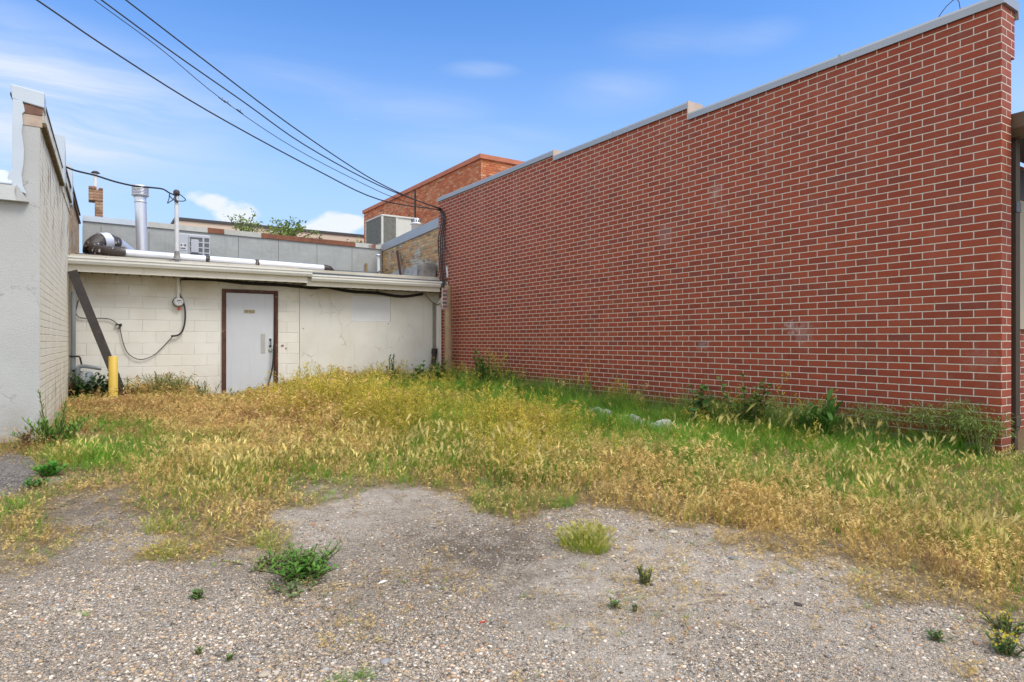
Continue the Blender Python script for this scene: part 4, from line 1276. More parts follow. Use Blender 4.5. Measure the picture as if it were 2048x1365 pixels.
tm = (t_[0] + (b_[0] - t_[0]) * .12, 14.6, t_[2] + (b_[2] - t_[2]) * .12)
MB().lathe(tm, [(.104, 0), (.112, .01), (.112, .03), (.104, .04)], 20).build('collar', M['tin'], fl_)
vp = thing('vent_pipe', 'short white vent pipe with tin hat near the buff brick wall', 'vent pipe', on_v(757, 552, 14.9))
b_, t_ = on_v(757.5, 552, 14.9), on_v(756.5, 512, 14.9)
MB().tube([(b_[0], 14.9, 2.8), t_], .036, 12).build('pipe', M['white_pipe'], vp)
MB().lathe(t_, [(.04, -.01), (.075, .0), (.04, .035), (0, .05)], 12).build('hat', M['tin'], vp)
MB().lathe((b_[0], 14.9, 2.8), [(.08, 0), (.06, .07), (.038, .12)], 12).build('boot', M['tar'], vp)
# split condenser
ac = thing('air_conditioner', 'grey outdoor condenser unit with grille on the roof by the parapet', 'air conditioner', on_v(390, 512, 15.3))
x0, x1 = on_v(356, 490, 15.3)[0], on_v(421, 490, 15.3)[0]
zt = on_v(390, 469, 15.3)[2]; zb = 2.95
xm = on_v(377.5, 490, 15.3)[0]
MB().box(x0, x1, 15.3, 15.62, zb, zt).build('case', M['case_grey'], ac, bevel=.025, seg=3)
MB().box(xm + .03, x1 - .03, 15.292, 15.299, zb + .05, zt - .06).build('coil', M['fin'], ac)
mb = MB()
for i in range(5):
    z = zb + .05 + (zt - zb - .11) * i / 4
    mb.box(xm + .02, x1 - .02, 15.283, 15.291, z - .012, z + .012)
mb.box(x1 - .16, x1 - .125, 15.282, 15.2915, zb + .05, zt - .06)
mb.box(xm + .0, xm + .012, 15.285, 15.299, zb + .02, zt - .02)
mb.build('grille', M['case_grey'], ac)
MB().box(xm + .04, xm + .19, 15.262, 15.281, zb + .16, zt - .12).build('service_cover', M['case_grey'], ac, bevel=.008)
a, b = on_v(360, 487, 15.29), on_v(373.5, 501, 15.29)
MB().box(a[0], b[0], 15.29, 15.2985, b[2], a[2]).build('rating_label', M['sign_white'], ac)
mb = MB()
w_ = b[0] - a[0]
mb.box(a[0] + .01, a[0] + w_ * .3, 15.287, 15.2895, a[2] - .06, a[2] - .012).box(a[0] + w_ * .62, b[0] - .01, 15.287, 15.2895, a[2] - .06, a[2] - .012)
mb.box(a[0] + .01, b[0] - .02, 15.287, 15.2895, b[2] + .02, b[2] + .05)
mb.box(a[0] + w_ * .42, a[0] + w_ * .5, 15.287, 15.2895, a[2] - .05, a[2] - .02)
mb.build('label_marks', M['fin'], ac)
MB().box(x0 + .05, x0 + .1, 15.32, 15.6, 2.85, zb - .001).box(x1 - .1, x1 - .05, 15.32, 15.6, 2.85, zb - .001).build_each('foot', M['dark_metal'], ac)
# leaning scraps
q0, q1 = on_u(791, 501, 6.30), on_u(799, 557, 6.16)
d_ = .055
mb = MB()
mb.add([(6.33, q0[1] + d_, q0[2]), (6.33, q0[1] - d_, q0[2]), (6.2, q1[1] - d_, q1[2] - .05), (6.2, q1[1] + d_, q1[2] - .05), (6.345, q0[1] + d_, q0[2]), (6.345, q0[1] - d_, q0[2]), (6.215, q1[1] - d_, q1[2] - .05), (6.215, q1[1] + d_, q1[2] - .05)],
       [(0, 1, 2, 3), (4, 7, 6, 5), (0, 4, 5, 1), (1, 5, 6, 2), (2, 6, 7, 3), (3, 7, 4, 0)])
tag(mb.build('rusty_plank', mottled('rust_dark', (.085, .04, .025), .8, .3, 12.)), 'dark rusty strip leaning against the buff brick wall on the roof', 'metal strip')
a, b = on_v(731, 527, 15.95), on_v(735, 545, 15.95)
tag(MB().box(a[0], b[0], 15.95, 15.99, b[2], a[2]).build('wood_batten', mottled('ochre_wood', (.30, .20, .09), .8, .2, 12.)), 'short ochre wood batten upright on the grey parapet', 'wood batten')

# ================================================================== THINGS IN THE YARD
bo = ground_at(227, 818)
xo = on_d(226.5, 760, SN * bo[0] + CS * bo[1])
bl = thing('bollard', 'yellow painted steel bollard in the weeds by the left wall', 'bollard', (xo[0], xo[1], bo[2]))
zt = on_d(226.5, 713.5, SN * bo[0] + CS * bo[1])[2]
MB().lathe((xo[0], xo[1], 0.0), [(.062, 0), (.062, zt - .006), (.057, zt - .0005)], 24).build('post', M['yellow'], bl)
MB().lathe((xo[0], xo[1], zt), [(.057, -.0005), (.03, .004), (0, .006)], 24).build('cap', M['yellow'], bl)

bm = thing('steel_brace', 'dark brown steel beam leaning diagonally from the eave corner to the ground', 'steel beam', on_v(250, 800, 11.95))
p0, p1 = on_v(146, 546, 12.02), on_v(252, 806, 11.95)
MB().tube([p0, p1], .088, 4, square=True, smooth=False).build('beam', M['beam'], bm, bevel=.006)
MB().tube([along(p0, p1, -.012), along(p0, p1, .035)], .094, 4, square=True, smooth=False).build('end_plate', M['dark_metal'], bm)

gm = thing('gas_meter', 'gas meter with grey pipes in the corner of the annex behind weeds', 'gas meter', pv(165, 780, 12.4))
a, b = pv(147, 585, 12.46), pv(146, 745, 12.46)
MB().tube(smooth_path([(a[0], 12.46, a[2]), (b[0], 12.46, b[2] + .08), b, (b[0] + .05, 12.44, b[2] - .03), (b[0] + .12, 12.42, b[2] - .03)], 4), .036, 12).build('riser', M['pipe_grey'], gm)
c = [pv(x, y, 12.36) for x, y in ((156, 775), (156, 742), (158, 735), (166, 733), (180, 734.5), (203, 738))]
MB().tube(smooth_path(c, 3), .031, 12).build('supply_pipe', M['pipe_grey'], gm)
q = pv(173, 753, 12.33)
mb = MB()
mb.lathe((q[0], 12.33, q[2] - .12), [(0, 0), (.07, .0), (.1, .04), (.105, .12), (.085, .18), (.05, .2), (0, .205)], 20)
mb.build('meter_body', M['meter_grey'], gm)
q2 = pv(166, 757, 12.3)
MB().tube([(q2[0] - .06, 12.33, q2[2]), (q2[0] + .05, 12.33, q2[2] + .01)], .03, 10).build('union', M['pipe_grey'], gm)
c = [pv(x, y, 12.42) for x, y in ((138, 713.5), (158, 713.5), (160, 716), (164, 733))]
MB().tube(c, .013, 8).build('vent_line', M['black_pipe'], gm)
MB().box(pv(141, 770)[0], pv(149, 770)[0], 12.38, 12.5, pv(145, 785)[2], pv(145, 765)[2]).build('rusty_bracket', M['rust_cap'], gm)

wp = ground_at(897, 770)
po = thing('wooden_post', 'weathered round wooden post standing in front of the red wall corner', 'post', (5.95, 11.92, 0.25))
dpo = 13.2
a, b = on_d(897.5, 772, dpo), on_d(896, 572, dpo)
po.location = (a[0], a[1], 0.25)
bpy.context.view_layer.update()
mb = MB()
r_ = .082
pth = [(a[0], a[1], 0.1), a]
rr = [r_ * 1.05, r_]
for i in range(1, 9):
    t = i / 8
    pth.append((a[0] + (b[0] - a[0]) * t + random.uniform(-.006, .006), a[1] + (b[1] - a[1]) * t, a[2] + (b[2] - a[2]) * t)); rr.append(r_ * (1 - .1 * t + random.uniform(-.03, .03)))
mb.tube(pth, rr, 14)
mb.build('shaft', M['wood'], po)
# the small board nailed to the post, seen nearly edge on
sg = thing('post_sign', 'small white sign board with rows of worn print on the wooden post', 'sign', on_d(891, 598, 12.98))
qs = np.array(on_d(891.5, 598, 13.06))
dd = np.array((SN * 1.0, CS * 1.0, 0.0)); rt = np.array((CS, -SN, 0.0))
hd = dd * .965 - rt * (-0.0) ; hd = hd + rt * 0.26; hd /= np.linalg.norm(hd)
hdz = np.array((hd[0], hd[1], 0.05)); hdz /= np.linalg.norm(hdz)
upv = np.array((0, 0, 1.0)); nrm = np.cross(hdz, upv); nrm = -nrm / np.linalg.norm(nrm)
hw, hh = .20, .21


def sgn(a0, a1, b0, b1, off, th):
    vs = []
    for k in (off, off + th):
        for (s, t) in ((a0, b0), (a1, b0), (a1, b1), (a0, b1)):
            vs.append(tuple(qs + hdz * s + upv * t + nrm * k))
    return vs, [(0, 1, 2, 3), (4, 7, 6, 5), (0, 4, 5, 1), (1, 5, 6, 2), (2, 6, 7, 3), (3, 7, 4, 0)]


MB().add(*sgn(-hw, hw, -hh, hh, 0, .008)).build('board', M['sign_white'], sg)
mb = MB(); mr = MB()
for sd in (-.0015, .0082):
    for i in range(5):
        zc0 = hh - .06 - i * .078
        x = -hw + .03
        rn = random.Random(i)
        while x < hw - .05:
            w = rn.uniform(.015, .035)
            (mr if i % 2 == 0 else mb).add(*sgn(x, x + w, zc0 - .022, zc0 + .022, sd, .0013)); x += w + .012
mb.build('dark_print', M['sign_dark'], sg); mr.build('red_print', M['sign_red'], sg)

bp = thing('drain_pipe', 'black leaning pipe stub beside the bottom of the white downspout', 'pipe', pv(860, 770, 12.4))
MB().tube(smooth_path([pv(856, 790, 12.36), pv(860, 765, 12.38), pv(865, 740, 12.40), pv(868.5, 715, 12.44), pv(869, 705, 12.45)], 3), .055, 12).build('pipe', M['black_pipe'], bp)
MB().tube([pv(868.6, 708, 12.45), pv(869, 697.5, 12.45)], .064, 14, smooth=False).build('socket', M['black_pipe'], bp)
cn = [on_u(a, b, 6.335) for a, b in ((893.5, 534), (895, 556))]
tag(MB().tube([cn[0], cn[1]], .022, 8).build('conduit_stub', M['white_pipe']), 'short white conduit stub on the far end of the red wall', 'conduit')

# rising cables at the far corner of the red wall
mb = MB()
for j, (off, r) in enumerate(((0, .016), (3, .012), (-3.5, .011), (6, .008))):
    pts = [on_d(882 + off * .5, 420, 13.9), on_d(886 + off, 432, 13.75), on_d(885 + off, 455, 13.75), on_d(881 + off * 1.3, 480, 13.7), on_d(882 + off, 520, 13.65), on_d(884 + off, 550, 13.6), on_d(887 + off, 575, 13.55)]
    mb.tube(smooth_path(pts, 4), r, 6)
tag(mb.build('riser_cables', M['black_rubber']), 'bundle of black cables running down the far corner of the red wall', 'cable')
pts = [on_u(888, 470, 6.33), on_u(890, 493, 6.33), on_u(897, 508, 6.33), on_u(903, 518, 6.335)]
tag(MB().tube(smooth_path(pts, 4), .006, 6).build('loose_cable', M['black_rubber']), 'thin loose cable end trailing over the red bricks at the far corner', 'cable')

# overhead wires from the far corner of the red wall to a pole behind the viewer's left shoulder
WI = {
 'lowest thick overhead wire, crossing the sky furthest left': ([(73, 0), (225, 103), (415, 222), (630, 339), (759, 400), (883, 421)], 7.6, .0115),
 'thin overhead wire with a small splice halfway along it': ([(188, 0), (317, 95), (442, 198), (586, 295), (732, 371), (800, 400), (883, 423)], 8.4, .0062),
 'middle thick overhead wire just above the thin spliced one': ([(202, 0), (342, 103), (488, 205), (610, 291), (757, 371), (883, 420)], 8.2, .011),
 'topmost overhead wire, furthest right across the sky': ([(251, 0), (410, 122), (581, 251), (732, 352), (825, 398), (883, 418)], 8.6, .0115)}
for lb, (pp, t0, r) in WI.items():
    xs, xe = pp[0][0], 883.0
    pts = []
    for (a, b) in pp:
        f = (a - xs) / (xe - xs)
        t = 1.0 / ((1 - f) / t0 + f / 13.9)
        pts.append(on_d(a, b, t))
    d0 = np.array(pts[0]) - np.array(pts[1]); d0 /= np.linalg.norm(d0)
    pts = [tuple(np.array(pts[0]) + d0 * 5), tuple(np.array(pts[0]) + d0 * 2)] + pts
    o = MB().tube(smooth_path(pts, 5), r, 6)
    if 'splice' in lb:
        for (a, b) in ((444, 200), (455, 207), (480, 224)):
            f = (a - xs) / (xe - xs); t = 1.0 / ((1 - f) / t0 + f / 13.9)
            q = on_d(a, b, t)
            o.tube([(q[0] - .05, q[1], q[2] + .03), q, (q[0] + .05, q[1] + .01, q[2] - .03)], .009, 5).tube([q, (q[0] + .01, q[1], q[2] + .035)], .004, 5)
    tag(o.build('overhead_wire', M['black_rubber']), lb, 'wire', 'overhead wires')
pts = []
for i, (a, b) in enumerate(((122, 331), (150, 341), (190, 352), (230, 364), (268, 372), (300, 375.5), (325, 379), (338, 386), (350, 391))):
    f = i / 8
    t = 1 / ((1 - f) / 8.6 + f / 11.06)
    pts.append(on_d(a, b + random.uniform(-1, 1), t))
tag(MB().tube(smooth_path(pts, 4), .013, 6).build('service_drop', M['black_rubber']), 'wavy service cable from the painted parapet to the mast head', 'cable')
mb = MB()
for lst in (((352, 386), (360, 390), (368, 396), (371, 401), (365, 403), (352, 402), (344, 398), (338, 390)), ((351, 390), (346, 400), (340, 404), (335, 407), (338, 398), (339, 388)), ((353, 392), (349, 402), (356, 405), (351, 398))):
    mb.tube(smooth_path([on_v(a, b, 12.40) for a, b in lst], 4), .008, 6)
tag(mb.build('drip_loop', M['black_rubber']), 'tangle of wire loops around the top of the service mast', 'wire')

# ================================================================== GRASS
def ribbon(p0, yaw, L, w, bend, nseg=3, z0=0.0, w1=0.15):
    """one leaf blade: returns (verts, quads)"""
    vs, fs = [], []
    dx, dy = cos(yaw), sin(yaw)
    for i in range(nseg + 1):
        s = i / nseg
        out = bend * s * s * L
        h = L * s * (1 - 0.35 * abs(bend) * s)
        ww = w * (1 - (1 - w1) * s) * 0.5
        x, y = p0[0] + dx * out, p0[1] + dy * out
        vs += [(x - dy * ww, y + dx * ww, z0 + h), (x + dy * ww, y - dx * ww, z0 + h)]
    for i in range(nseg):
        fs.append((2 * i, 2 * i + 1, 2 * i + 3, 2 * i + 2))
    return vs, fs


class Tpl:
    def __init__(s):
        s.v, s.f, s.p = [], [], []

    def add(s, vf, part):
        b = len(s.v)
        s.v += vf[0]
        s.f += [tuple(i + b for i in f) for f in vf[1]]
        s.p += [part] * len(vf[0])

    def leafq(s, c, d, L, w, part, tw=0.0):
        """a small pointed leaf (rhombic quad) from c along direction d"""
        d = np.array(d, float); d /= np.linalg.norm(d) + 1e-9
        side = np.cross(d, (0, 0, 1.0))
        if np.linalg.norm(side) < 1e-3: side = np.array((1.0, 0, 0))
        side /= np.linalg.norm(side)
        side = side * cos(tw) + np.cross(d, side) * sin(tw)
        c = np.array(c, float)
        s.add(([tuple(c), tuple(c + d * L * .5 + side * w * .5), tuple(c + d * L), tuple(c + d * L * .5 - side * w * .5)], [(0, 1, 2, 3)]), part)

    def arr(s):
        return np.array(s.v, np.float32), np.array(s.f, np.int32), np.array(s.p, np.float32)


RT = random.Random(5)


def rj(a, b): return RT.uniform(a, b)


def t_dry():
    t = Tpl()
    for _ in range(7):
        y = rj(0, 6.28)
        t.add(ribbon((rj(-.05, .05), rj(-.05, .05)), y, rj(.4, .85), rj(.010, .018), rj(.1, .9)), 0)
    for _ in range(3):
        y = rj(0, 6.28); L = rj(.75, 1.0); p = (rj(-.05, .05), rj(-.05, .05)); bd = rj(.15, .45)
        t.add(ribbon(p, y, L, .008, bd, 4), 0)
        tip = np.array((p[0] + cos(y) * bd * L, p[1] + sin(y) * bd * L, L * (1 - .35 * bd)))
        for _ in range(6):
            c = tip - np.array((cos(y) * bd, sin(y) * bd, .8)) * rj(0, .28) * L
            a = y + rj(-1.1, 1.1)
            t.leafq(c, (cos(a), sin(a), rj(-1.1, .1)), rj(.10, .19), rj(.016, .03), 1, rj(0, 3))
    return t.arr()


def t_green():
    t = Tpl()
    for _ in range(8):
        y = rj(0, 6.28)
        t.add(ribbon((rj(-.05, .05), rj(-.05, .05)), y, rj(.5, 1.0), rj(.014, .026), rj(.15, .95), 4), 0)
    return t.arr()


def t_fox():
    t = Tpl()
    for _ in range(7):
        y = rj(0, 6.28)
        t.add(ribbon((rj(-.08, .08), rj(-.08, .08)), y, rj(.4, .95), rj(.012, .02), rj(.1, .8)), 0)
    for _ in range(RT.choice((1, 1, 2))):
        y = rj(0, 6.28); L = rj(.65, 1.0); p = (rj(-.1, .1), rj(-.1, .1)); bd = rj(.05, .35)
        t.add(ribbon(p, y, L, .012, bd, 3, 0, .6), 0)
        tip = np.array((p[0] + cos(y) * bd * L, p[1] + sin(y) * bd * L, L * (1 - .35 * bd)))
        ax = np.array((cos(y) * bd * 2.2, sin(y) * bd * 2.2, 1.0)); ax /= np.linalg.norm(ax)
        for k in range(9):
            a = rj(0, 6.28)
            d = ax + rj(.12, .34) * np.array((cos(a), sin(a), 0))
            t.leafq(tip - ax * rj(.02, .12), d, rj(.20, .32), rj(.010, .020), 1, rj(0, 3))
        t.leafq(tip - ax * .12, ax, .30, .06, 1, 0); t.leafq(tip - ax * .12, ax, .30, .06, 1, 1.57)
    return t.arr()


def t_yellow():
    t = Tpl()
    for _ in range(2):
        y0 = rj(0, 6.28); p = (rj(-.06, .06), rj(-.06, .06)); L = rj(.8, 1.0)
        t.add(ribbon(p, y0, L, .010, .1, 3, 0, .5), 0)
        for k in range(9):
            h = L * rj(.3, 1.0); y = rj(0, 6.28); l = rj(.10, .26) * (1.25 - h / L * .7)
            c = np.array((p[0], p[1], h)); d = np.array((cos(y), sin(y), rj(.6, 1.6))); d /= np.linalg.norm(d)
            t.leafq(c, d, l, .010, 0, rj(0, 3))
            for q in range(4):
                cc = c + d * l * rj(.3, 1.05)
                t.leafq(cc, (rj(-1, 1), rj(-1, 1), rj(-.3, 1)), rj(.022, .036), rj(.016, .028), 1, rj(0, 3))
    for _ in range(3):
        t.add(ribbon((rj(-.05, .05), rj(-.05, .05)), rj(0, 6.28), rj(.3, .6), .016, rj(.2, .8)), 0)
    return t.arr()


TP = {'tan': [t_dry() for _ in range(7)], 'green': [t_green() for _ in range(7)], 'fox': [t_fox() for _ in range(7)],
      'yellow': [t_yellow() for _ in range(7)], 'brown': [t_dry() for _ in range(5)]}
PAL = {  # leaf colour range, head colour range (real surface colours)
 'tan': ((.38, .25, .07), (.60, .43, .14), (.50, .32, .10), (.70, .52, .20)),
 'green': ((.095, .235, .02), (.23, .37, .04), (.1, .2, .03), (.2, .3, .05)),
 'fox': ((.15, .25, .02), (.37, .41, .045), (.52, .44, .13), (.74, .64, .29)),
 'yellow': ((.18, .24, .025), (.36, .32, .04), (.50, .39, .05), (.68, .52, .10)),
 'brown': ((.26, .145, .05), (.40, .23, .08), (.32, .16, .07), (.46, .25, .10))}


def scatter(name, tpls, pos, yaw, scl, lean, colA, colB, mat, parent=None, sz=None):
    V, Fc, C = [], [], []
    base = 0
    ti = rng.integers(0, len(tpls), len(pos))
    for k, (tv_, tf, tp) in enumerate(tpls):
        s = np.where(ti == k)[0]
        if not len(s): continue
        n_, m_ = len(s), len(tv_)
        cy, sy = np.cos(yaw[s])[:, None], np.sin(yaw[s])[:, None]
        sc = scl[s][:, None]
        szz = sc if sz is None else sz[s][:, None]
        x = tv_[None, :, 0] * sc; y = tv_[None, :, 1] * sc; z = tv_[None, :, 2] * szz
        X = x * cy - y * sy; Y = x * sy + y * cy
        X = X + lean[s, 0][:, None] * z; Y = Y + lean[s, 1][:, None] * z
        v_ = np.stack([X + pos[s, 0][:, None], Y + pos[s, 1][:, None], z + pos[s, 2][:, None]], 2).reshape(-1, 3)
        f_ = (tf[None] + (np.arange(n_) * m_)[:, None, None] + base).reshape(-1, tf.shape[1])
        c_ = colA[s][:, None, :] * (1 - tp[None, :, None]) + colB[s][:, None, :] * tp[None, :, None]
        V.append(v_); Fc.append(f_); C.append(c_.reshape(-1, 3)); base += n_ * m_
    return big_mesh(name, np.concatenate(V), np.concatenate(Fc), np.concatenate(C), mat, parent)


NG = 175000
gu = rng.uniform(-3.2, 8.5, NG); gvv = rng.uniform(0.6, 12.55, NG)
ok = on_plot(gu, gvv)
px, py, dz = project(gu, gvv, gz(gu, gvv))
ok &= (px > -250) & (px < 2350) & (dz > 1.6) & (dz < 14.5)
gu, gvv, px, py, dz = gu[ok], gvv[ok], px[ok], py[ok], dz[ok]
f = field(gu, gvv)
patch = 0.65 * vnoise(gu, gvv, 2.6, 3) + 0.35 * vnoise(gu, gvv, 7.0, 4)
cov = np.clip(f[:, 0], 0, 1)
pr = np.clip((cov - 0.04) * 1.35 + (patch - .5) * 1.3 * (1 - cov) * (cov > .03), 0, 1) ** 1.3
pr *= np.where(dz < 5.5, 1.0, 0.85)
pr *= np.where((gu > 5.72) & (px > 1035) & (px < 1375), .22, 1.0)     # bare strip with plastic and footing
keep = rng.random(len(gu)) < pr * 0.72
gu, gvv, px, py, dz, f, patch, cov = (a[keep] for a in (gu, gvv, px, py, dz, f, patch, cov))
sh = np.clip(f[:, 2:], 0, None)
kinds = ['tan', 'green', 'yellow', 'fox', 'brown']
# kinds grow in drifts
for i in range(5):
    sh[:, i] *= np.clip(0.15 + 2.1 * (0.6 * vnoise(gu, gvv, 2.2, 20 + i) + .4 * vnoise(gu, gvv, 6.0, 30 + i)) ** 1.3, 0, None) + .05
# tall green weeds fringe the feet of the red wall and of the plaster wall
fringe = np.maximum(ssn(gu, 5.35, 6.15) * ssn(gvv, 2.0, 2.8), ssn(gvv, 11.5, 12.4) * ssn(gu, 3.2, 4.2))
sh[:, 1] = sh[:, 1] * 1.35 + fringe * .9
sh[:, 3] *= np.where(px > 1150, .5, .95)
sh /= sh.sum(1, keepdims=True)
pick = (rng.random(len(gu))[:, None] > np.cumsum(sh, 1)).sum(1).clip(0, 4)
hgt = np.where((gu > 4.2) & (gvv < 3.4), .72, 1.0) * (1 + .75 * fringe * vnoise(gu, gvv, 3.3, 91)) * f[:, 1] * rng.uniform(.65, 1.1, len(gu)) * (.72 + .45 * vnoise(gu, gvv, 1.7, 9)) * (.74 + .26 * ssn(dz, 6.0, 9.0)) * (0.5 + 0.5 * np.clip(cov * 1.25, 0, 1))
names = {'tan': 'dry_grass', 'green': 'green_grass', 'yellow': 'yellow_weeds', 'fox': 'foxtail_grass', 'brown': 'brown_grass'}
wind = np.array((.04, -.02))
for i, kname in enumerate(kinds):
    s = np.where(pick == i)[0]
    if not len(s): continue
    P = np.stack([gu[s], gvv[s], gz(gu[s], gvv[s]) - .004], 1)
    t = np.clip(vnoise(gu[s], gvv[s], 3.5, 40 + i) * .6 + rng.random(len(s)) * .55 - .08, 0, 1)[:, None]
    a0, a1, b0, b1 = [np.array(c) for c in PAL[kname]]
    tone = (.74 + .62 * vnoise(gu[s], gvv[s], 8.0, 70 + i) + .14 * vnoise(gu[s], gvv[s], 2.0, 80))[:, None]
    cA = (a0 + (a1 - a0) * t) * rng.uniform(.75, 1.25, (len(s), 1)) * tone; cB = (b0 + (b1 - b0) * t) * rng.uniform(.8, 1.25, (len(s), 1)) * tone
    hh_ = hgt[s] * {'tan': 1.0, 'green': .95, 'yellow': 1.15, 'fox': 1.05, 'brown': .95}[kname]
    hh_ = np.minimum(np.maximum(hh_, .035), .25 if kname == 'fox' else 1.0) * np.where(rng.random(len(s)) < .05, 1.45, 1.0)
    wide = np.clip(hh_, .10, None) * rng.uniform(.85, 1.2, len(s))
    if kname == 'green':      # the fringe is partly greyer, downy brome
        gk = (fringe[s] * (rng.random(len(s)) < .45))[:, None]
        cA = cA * (1 - gk) + np.array((.20, .27, .095)) * rng.uniform(.75, 1.15, (len(s), 1)) * gk
    o = scatter(names[kname], TP[kname], P, rng.uniform(0, 6.28, len(s)), wide, rng.normal(0, .25, (len(s), 2)) + wind, cA, cB,
                M['leaf'] if kname in ('green', 'fox', 'yellow') else M['straw'], sz=hh_)
    tag(o, kind='stuff')

# flat straw litter along the edge of the grass
NL = 15000
lu = rng.uniform(-3, 7.5, NL); lv = rng.uniform(.8, 9, NL)
fl2 = field(lu, lv)
lp = np.clip(fl2[:, 0], 0, 1)
k_ = on_plot(lu, lv) & (rng.random(NL) < np.clip(lp * 1.1 - .03, 0, .8))
lu, lv = lu[k_], lv[k_]


def t_litter():
    t = Tpl()
    for _ in range(4):
        y = rj(0, 6.28); L = rj(.4, 1.0)
        c = np.array((rj(-.4, .4), rj(-.4, .4), rj(.03, .10)))
        d = np.array((cos(y), sin(y), rj(-.05, .12)))
        t.leafq(c - d * L / 2, d, L, rj(.025, .045), 0, rj(-.5, .5))
    return t.arr()


tl = [t_litter() for _ in range(6)]
tt = rng.random((len(lu), 1))
cA = np.array((.26, .175, .08)) + (np.array((.52, .39, .20)) - np.array((.26, .175, .08))) * tt
o = scatter('straw_litter', tl, np.stack([lu, lv, gz(lu, lv)], 1), rng.uniform(0, 6.28, len(lu)), rng.uniform(.07, .16, len(lu)), np.zeros((len(lu), 2)), cA, cA, M['straw'])
tag(o, kind='stuff')

# ================================================================== LOOSE STONES
def t_stone(sub):
    import bmesh
    bm = bmesh.new()
    bmesh.ops.create_icosphere(bm, subdivisions=sub, radius=1.0)
    sx, sy, sz_ = rj(.8, 1.25), rj(.65, 1.0), rj(.38, .62)
    off = [rj(0, 9) for _ in range(3)]
    vs = []
    for v in bm.verts:
        c = v.co
        k = 1 + .16 * sin(2.2 * c.x + off[0]) * cos(1.9 * c.y + off[1]) + .12 * sin(2.7 * c.z + off[2]) + rj(-.05, .05)
        vs.append((c.x * sx * k, c.y * sy * k, c.z * sz_ * k))
    fs = [tuple(v.index for v in f.verts) for f in bm.faces]
    bm.free()
    return np.array(vs, np.float32), np.array(fs, np.int32), np.zeros(len(vs), np.float32)


NS = 230000
# denser towards the viewer, where stones can be seen one by one
dd_ = 1.75 + (rng.random(NS) ** 1.7) * 6.5
xx_ = rng.uniform(-.86, .86, NS) * dd_
su = CS * xx_ + SN * dd_; sv = -SN * xx_ + CS * dd_
kk = on_plot(su, sv)
su, sv, dd_ = su[kk], sv[kk], dd_[kk]
fs_ = field(su, sv)
clus = .6 * vnoise(su, sv, 1.6, 60) + .4 * vnoise(su, sv, 5.0, 61)
dustv = blobs(DUST, su, sv); dampv = blobs(DAMP, su, sv)
kk = (rng.random(len(su)) < np.clip(1.05 - fs_[:, 0] * 1.4, 0, 1) * np.clip(.25 + 1.5 * (clus - .18), .12, 1) * (1 - .55 * dustv))
su, sv, dd_, dampv = su[kk], sv[kk], dd_[kk], dampv[kk]
size = .0029 * np.exp(rng.normal(0, .56, len(su))) * (1.0 + .5 * (rng.random(len(su)) < .05)) + .0008
size = np.minimum(size, .0095)
size *= np.where(rng.random(len(su)) < .015, 1.7, 1.0)
pal = np.array([(.32, .29, .26), (.44, .41, .37), (.17, .16, .15), (.52, .49, .45), (.42, .31, .20), (.27, .285, .31), (.10, .092, .085), (.62, .59, .55), (.36, .20, .12), (.42, .34, .25), (.34, .31, .275), (.31, .28, .25)])
pc = pal[rng.choice(len(pal), len(su), p=[.15, .14, .1, .09, .08, .11, .06, .045, .02, .085, .07, .05])] * rng.uniform(1.0, 1.45, (len(su), 1)) * np.array((1.05, .95, .83)) * (1 - .5 * np.clip(dampv, 0, 1)[:, None] * rng.uniform(.4, 1, (len(su), 1)))
o = scatter('gravel', [t_stone(1) for _ in range(10)], np.stack([su, sv, gz(su, sv) + size * .12], 1), rng.uniform(0, 6.28, len(su)), size, np.zeros((len(su), 2)), pc, pc, M['stone'])
tag(o, kind='stuff')


def stone_thing(px, py, r, c, label, flat=.5):
    q = ground_at(px, py); r *= .75; c = tuple(np.array(c) * (1.0, .95, .86))
    v_, f_, p_ = t_stone(2)
    v_ = v_ * np.array((r, r, r * flat * 1.6), np.float32)
    a = rj(0, 6.28)
    v2 = np.stack([v_[:, 0] * cos(a) - v_[:, 1] * sin(a), v_[:, 0] * sin(a) + v_[:, 1] * cos(a), v_[:, 2]], 1) + np.array((q[0], q[1], q[2] + r * flat * .25))
    e = bpy.data.objects.new('stone', None)
    ob = big_mesh('stone', v2 - np.array(q), f_, np.tile(c, (len(v2), 1)), M['stone'], smooth=True)
    bpy.data.objects.remove(e)
    ob.location = q
    return tag(ob, label, 'stone')


stone_thing(1097, 1037, .030, (.46, .42, .38), 'pale rounded stone at the gravel edge behind the yellow green tuft')
stone_thing(1345, 1066, .035, (.52, .49, .44), 'flat whitish stone right of the yellow green tuft on bare gravel')
stone_thing(1468, 1118, .034, (.20, .205, .21), 'dark grey flat stone on the pale dusty gravel')
stone_thing(163, 1295, .016, (.19, .20, .22), 'small dark slate stone in the left foreground gravel')
stone_thing(530, 1350, .026, (.46, .40, .33), 'cream stone near the bottom edge of the gravel')
stone_thing(770, 1325, .022, (.30, .31, .34), 'blue grey stone right of the bottom grass tuft')
stone_thing(1596, 1210, .022, (.09, .075, .07), 'black brown stone on the gravel below the dry grass')
stone_thing(1218, 1226, .022, (.42, .38, .34), 'beige stone beside the small rosette weeds')
q = ground_at(766, 1168)
v = [(q[0] - .026, q[1] + .002, q[2] + .006), (q[0] - .005, q[1] - .006, q[2] + .010), (q[0] + .024, q[1] + .006, q[2] + .009), (q[0] + .026, q[1] + .012, q[2] + .008), (q[0] - .003, q[1] + .010, q[2] + .012)]
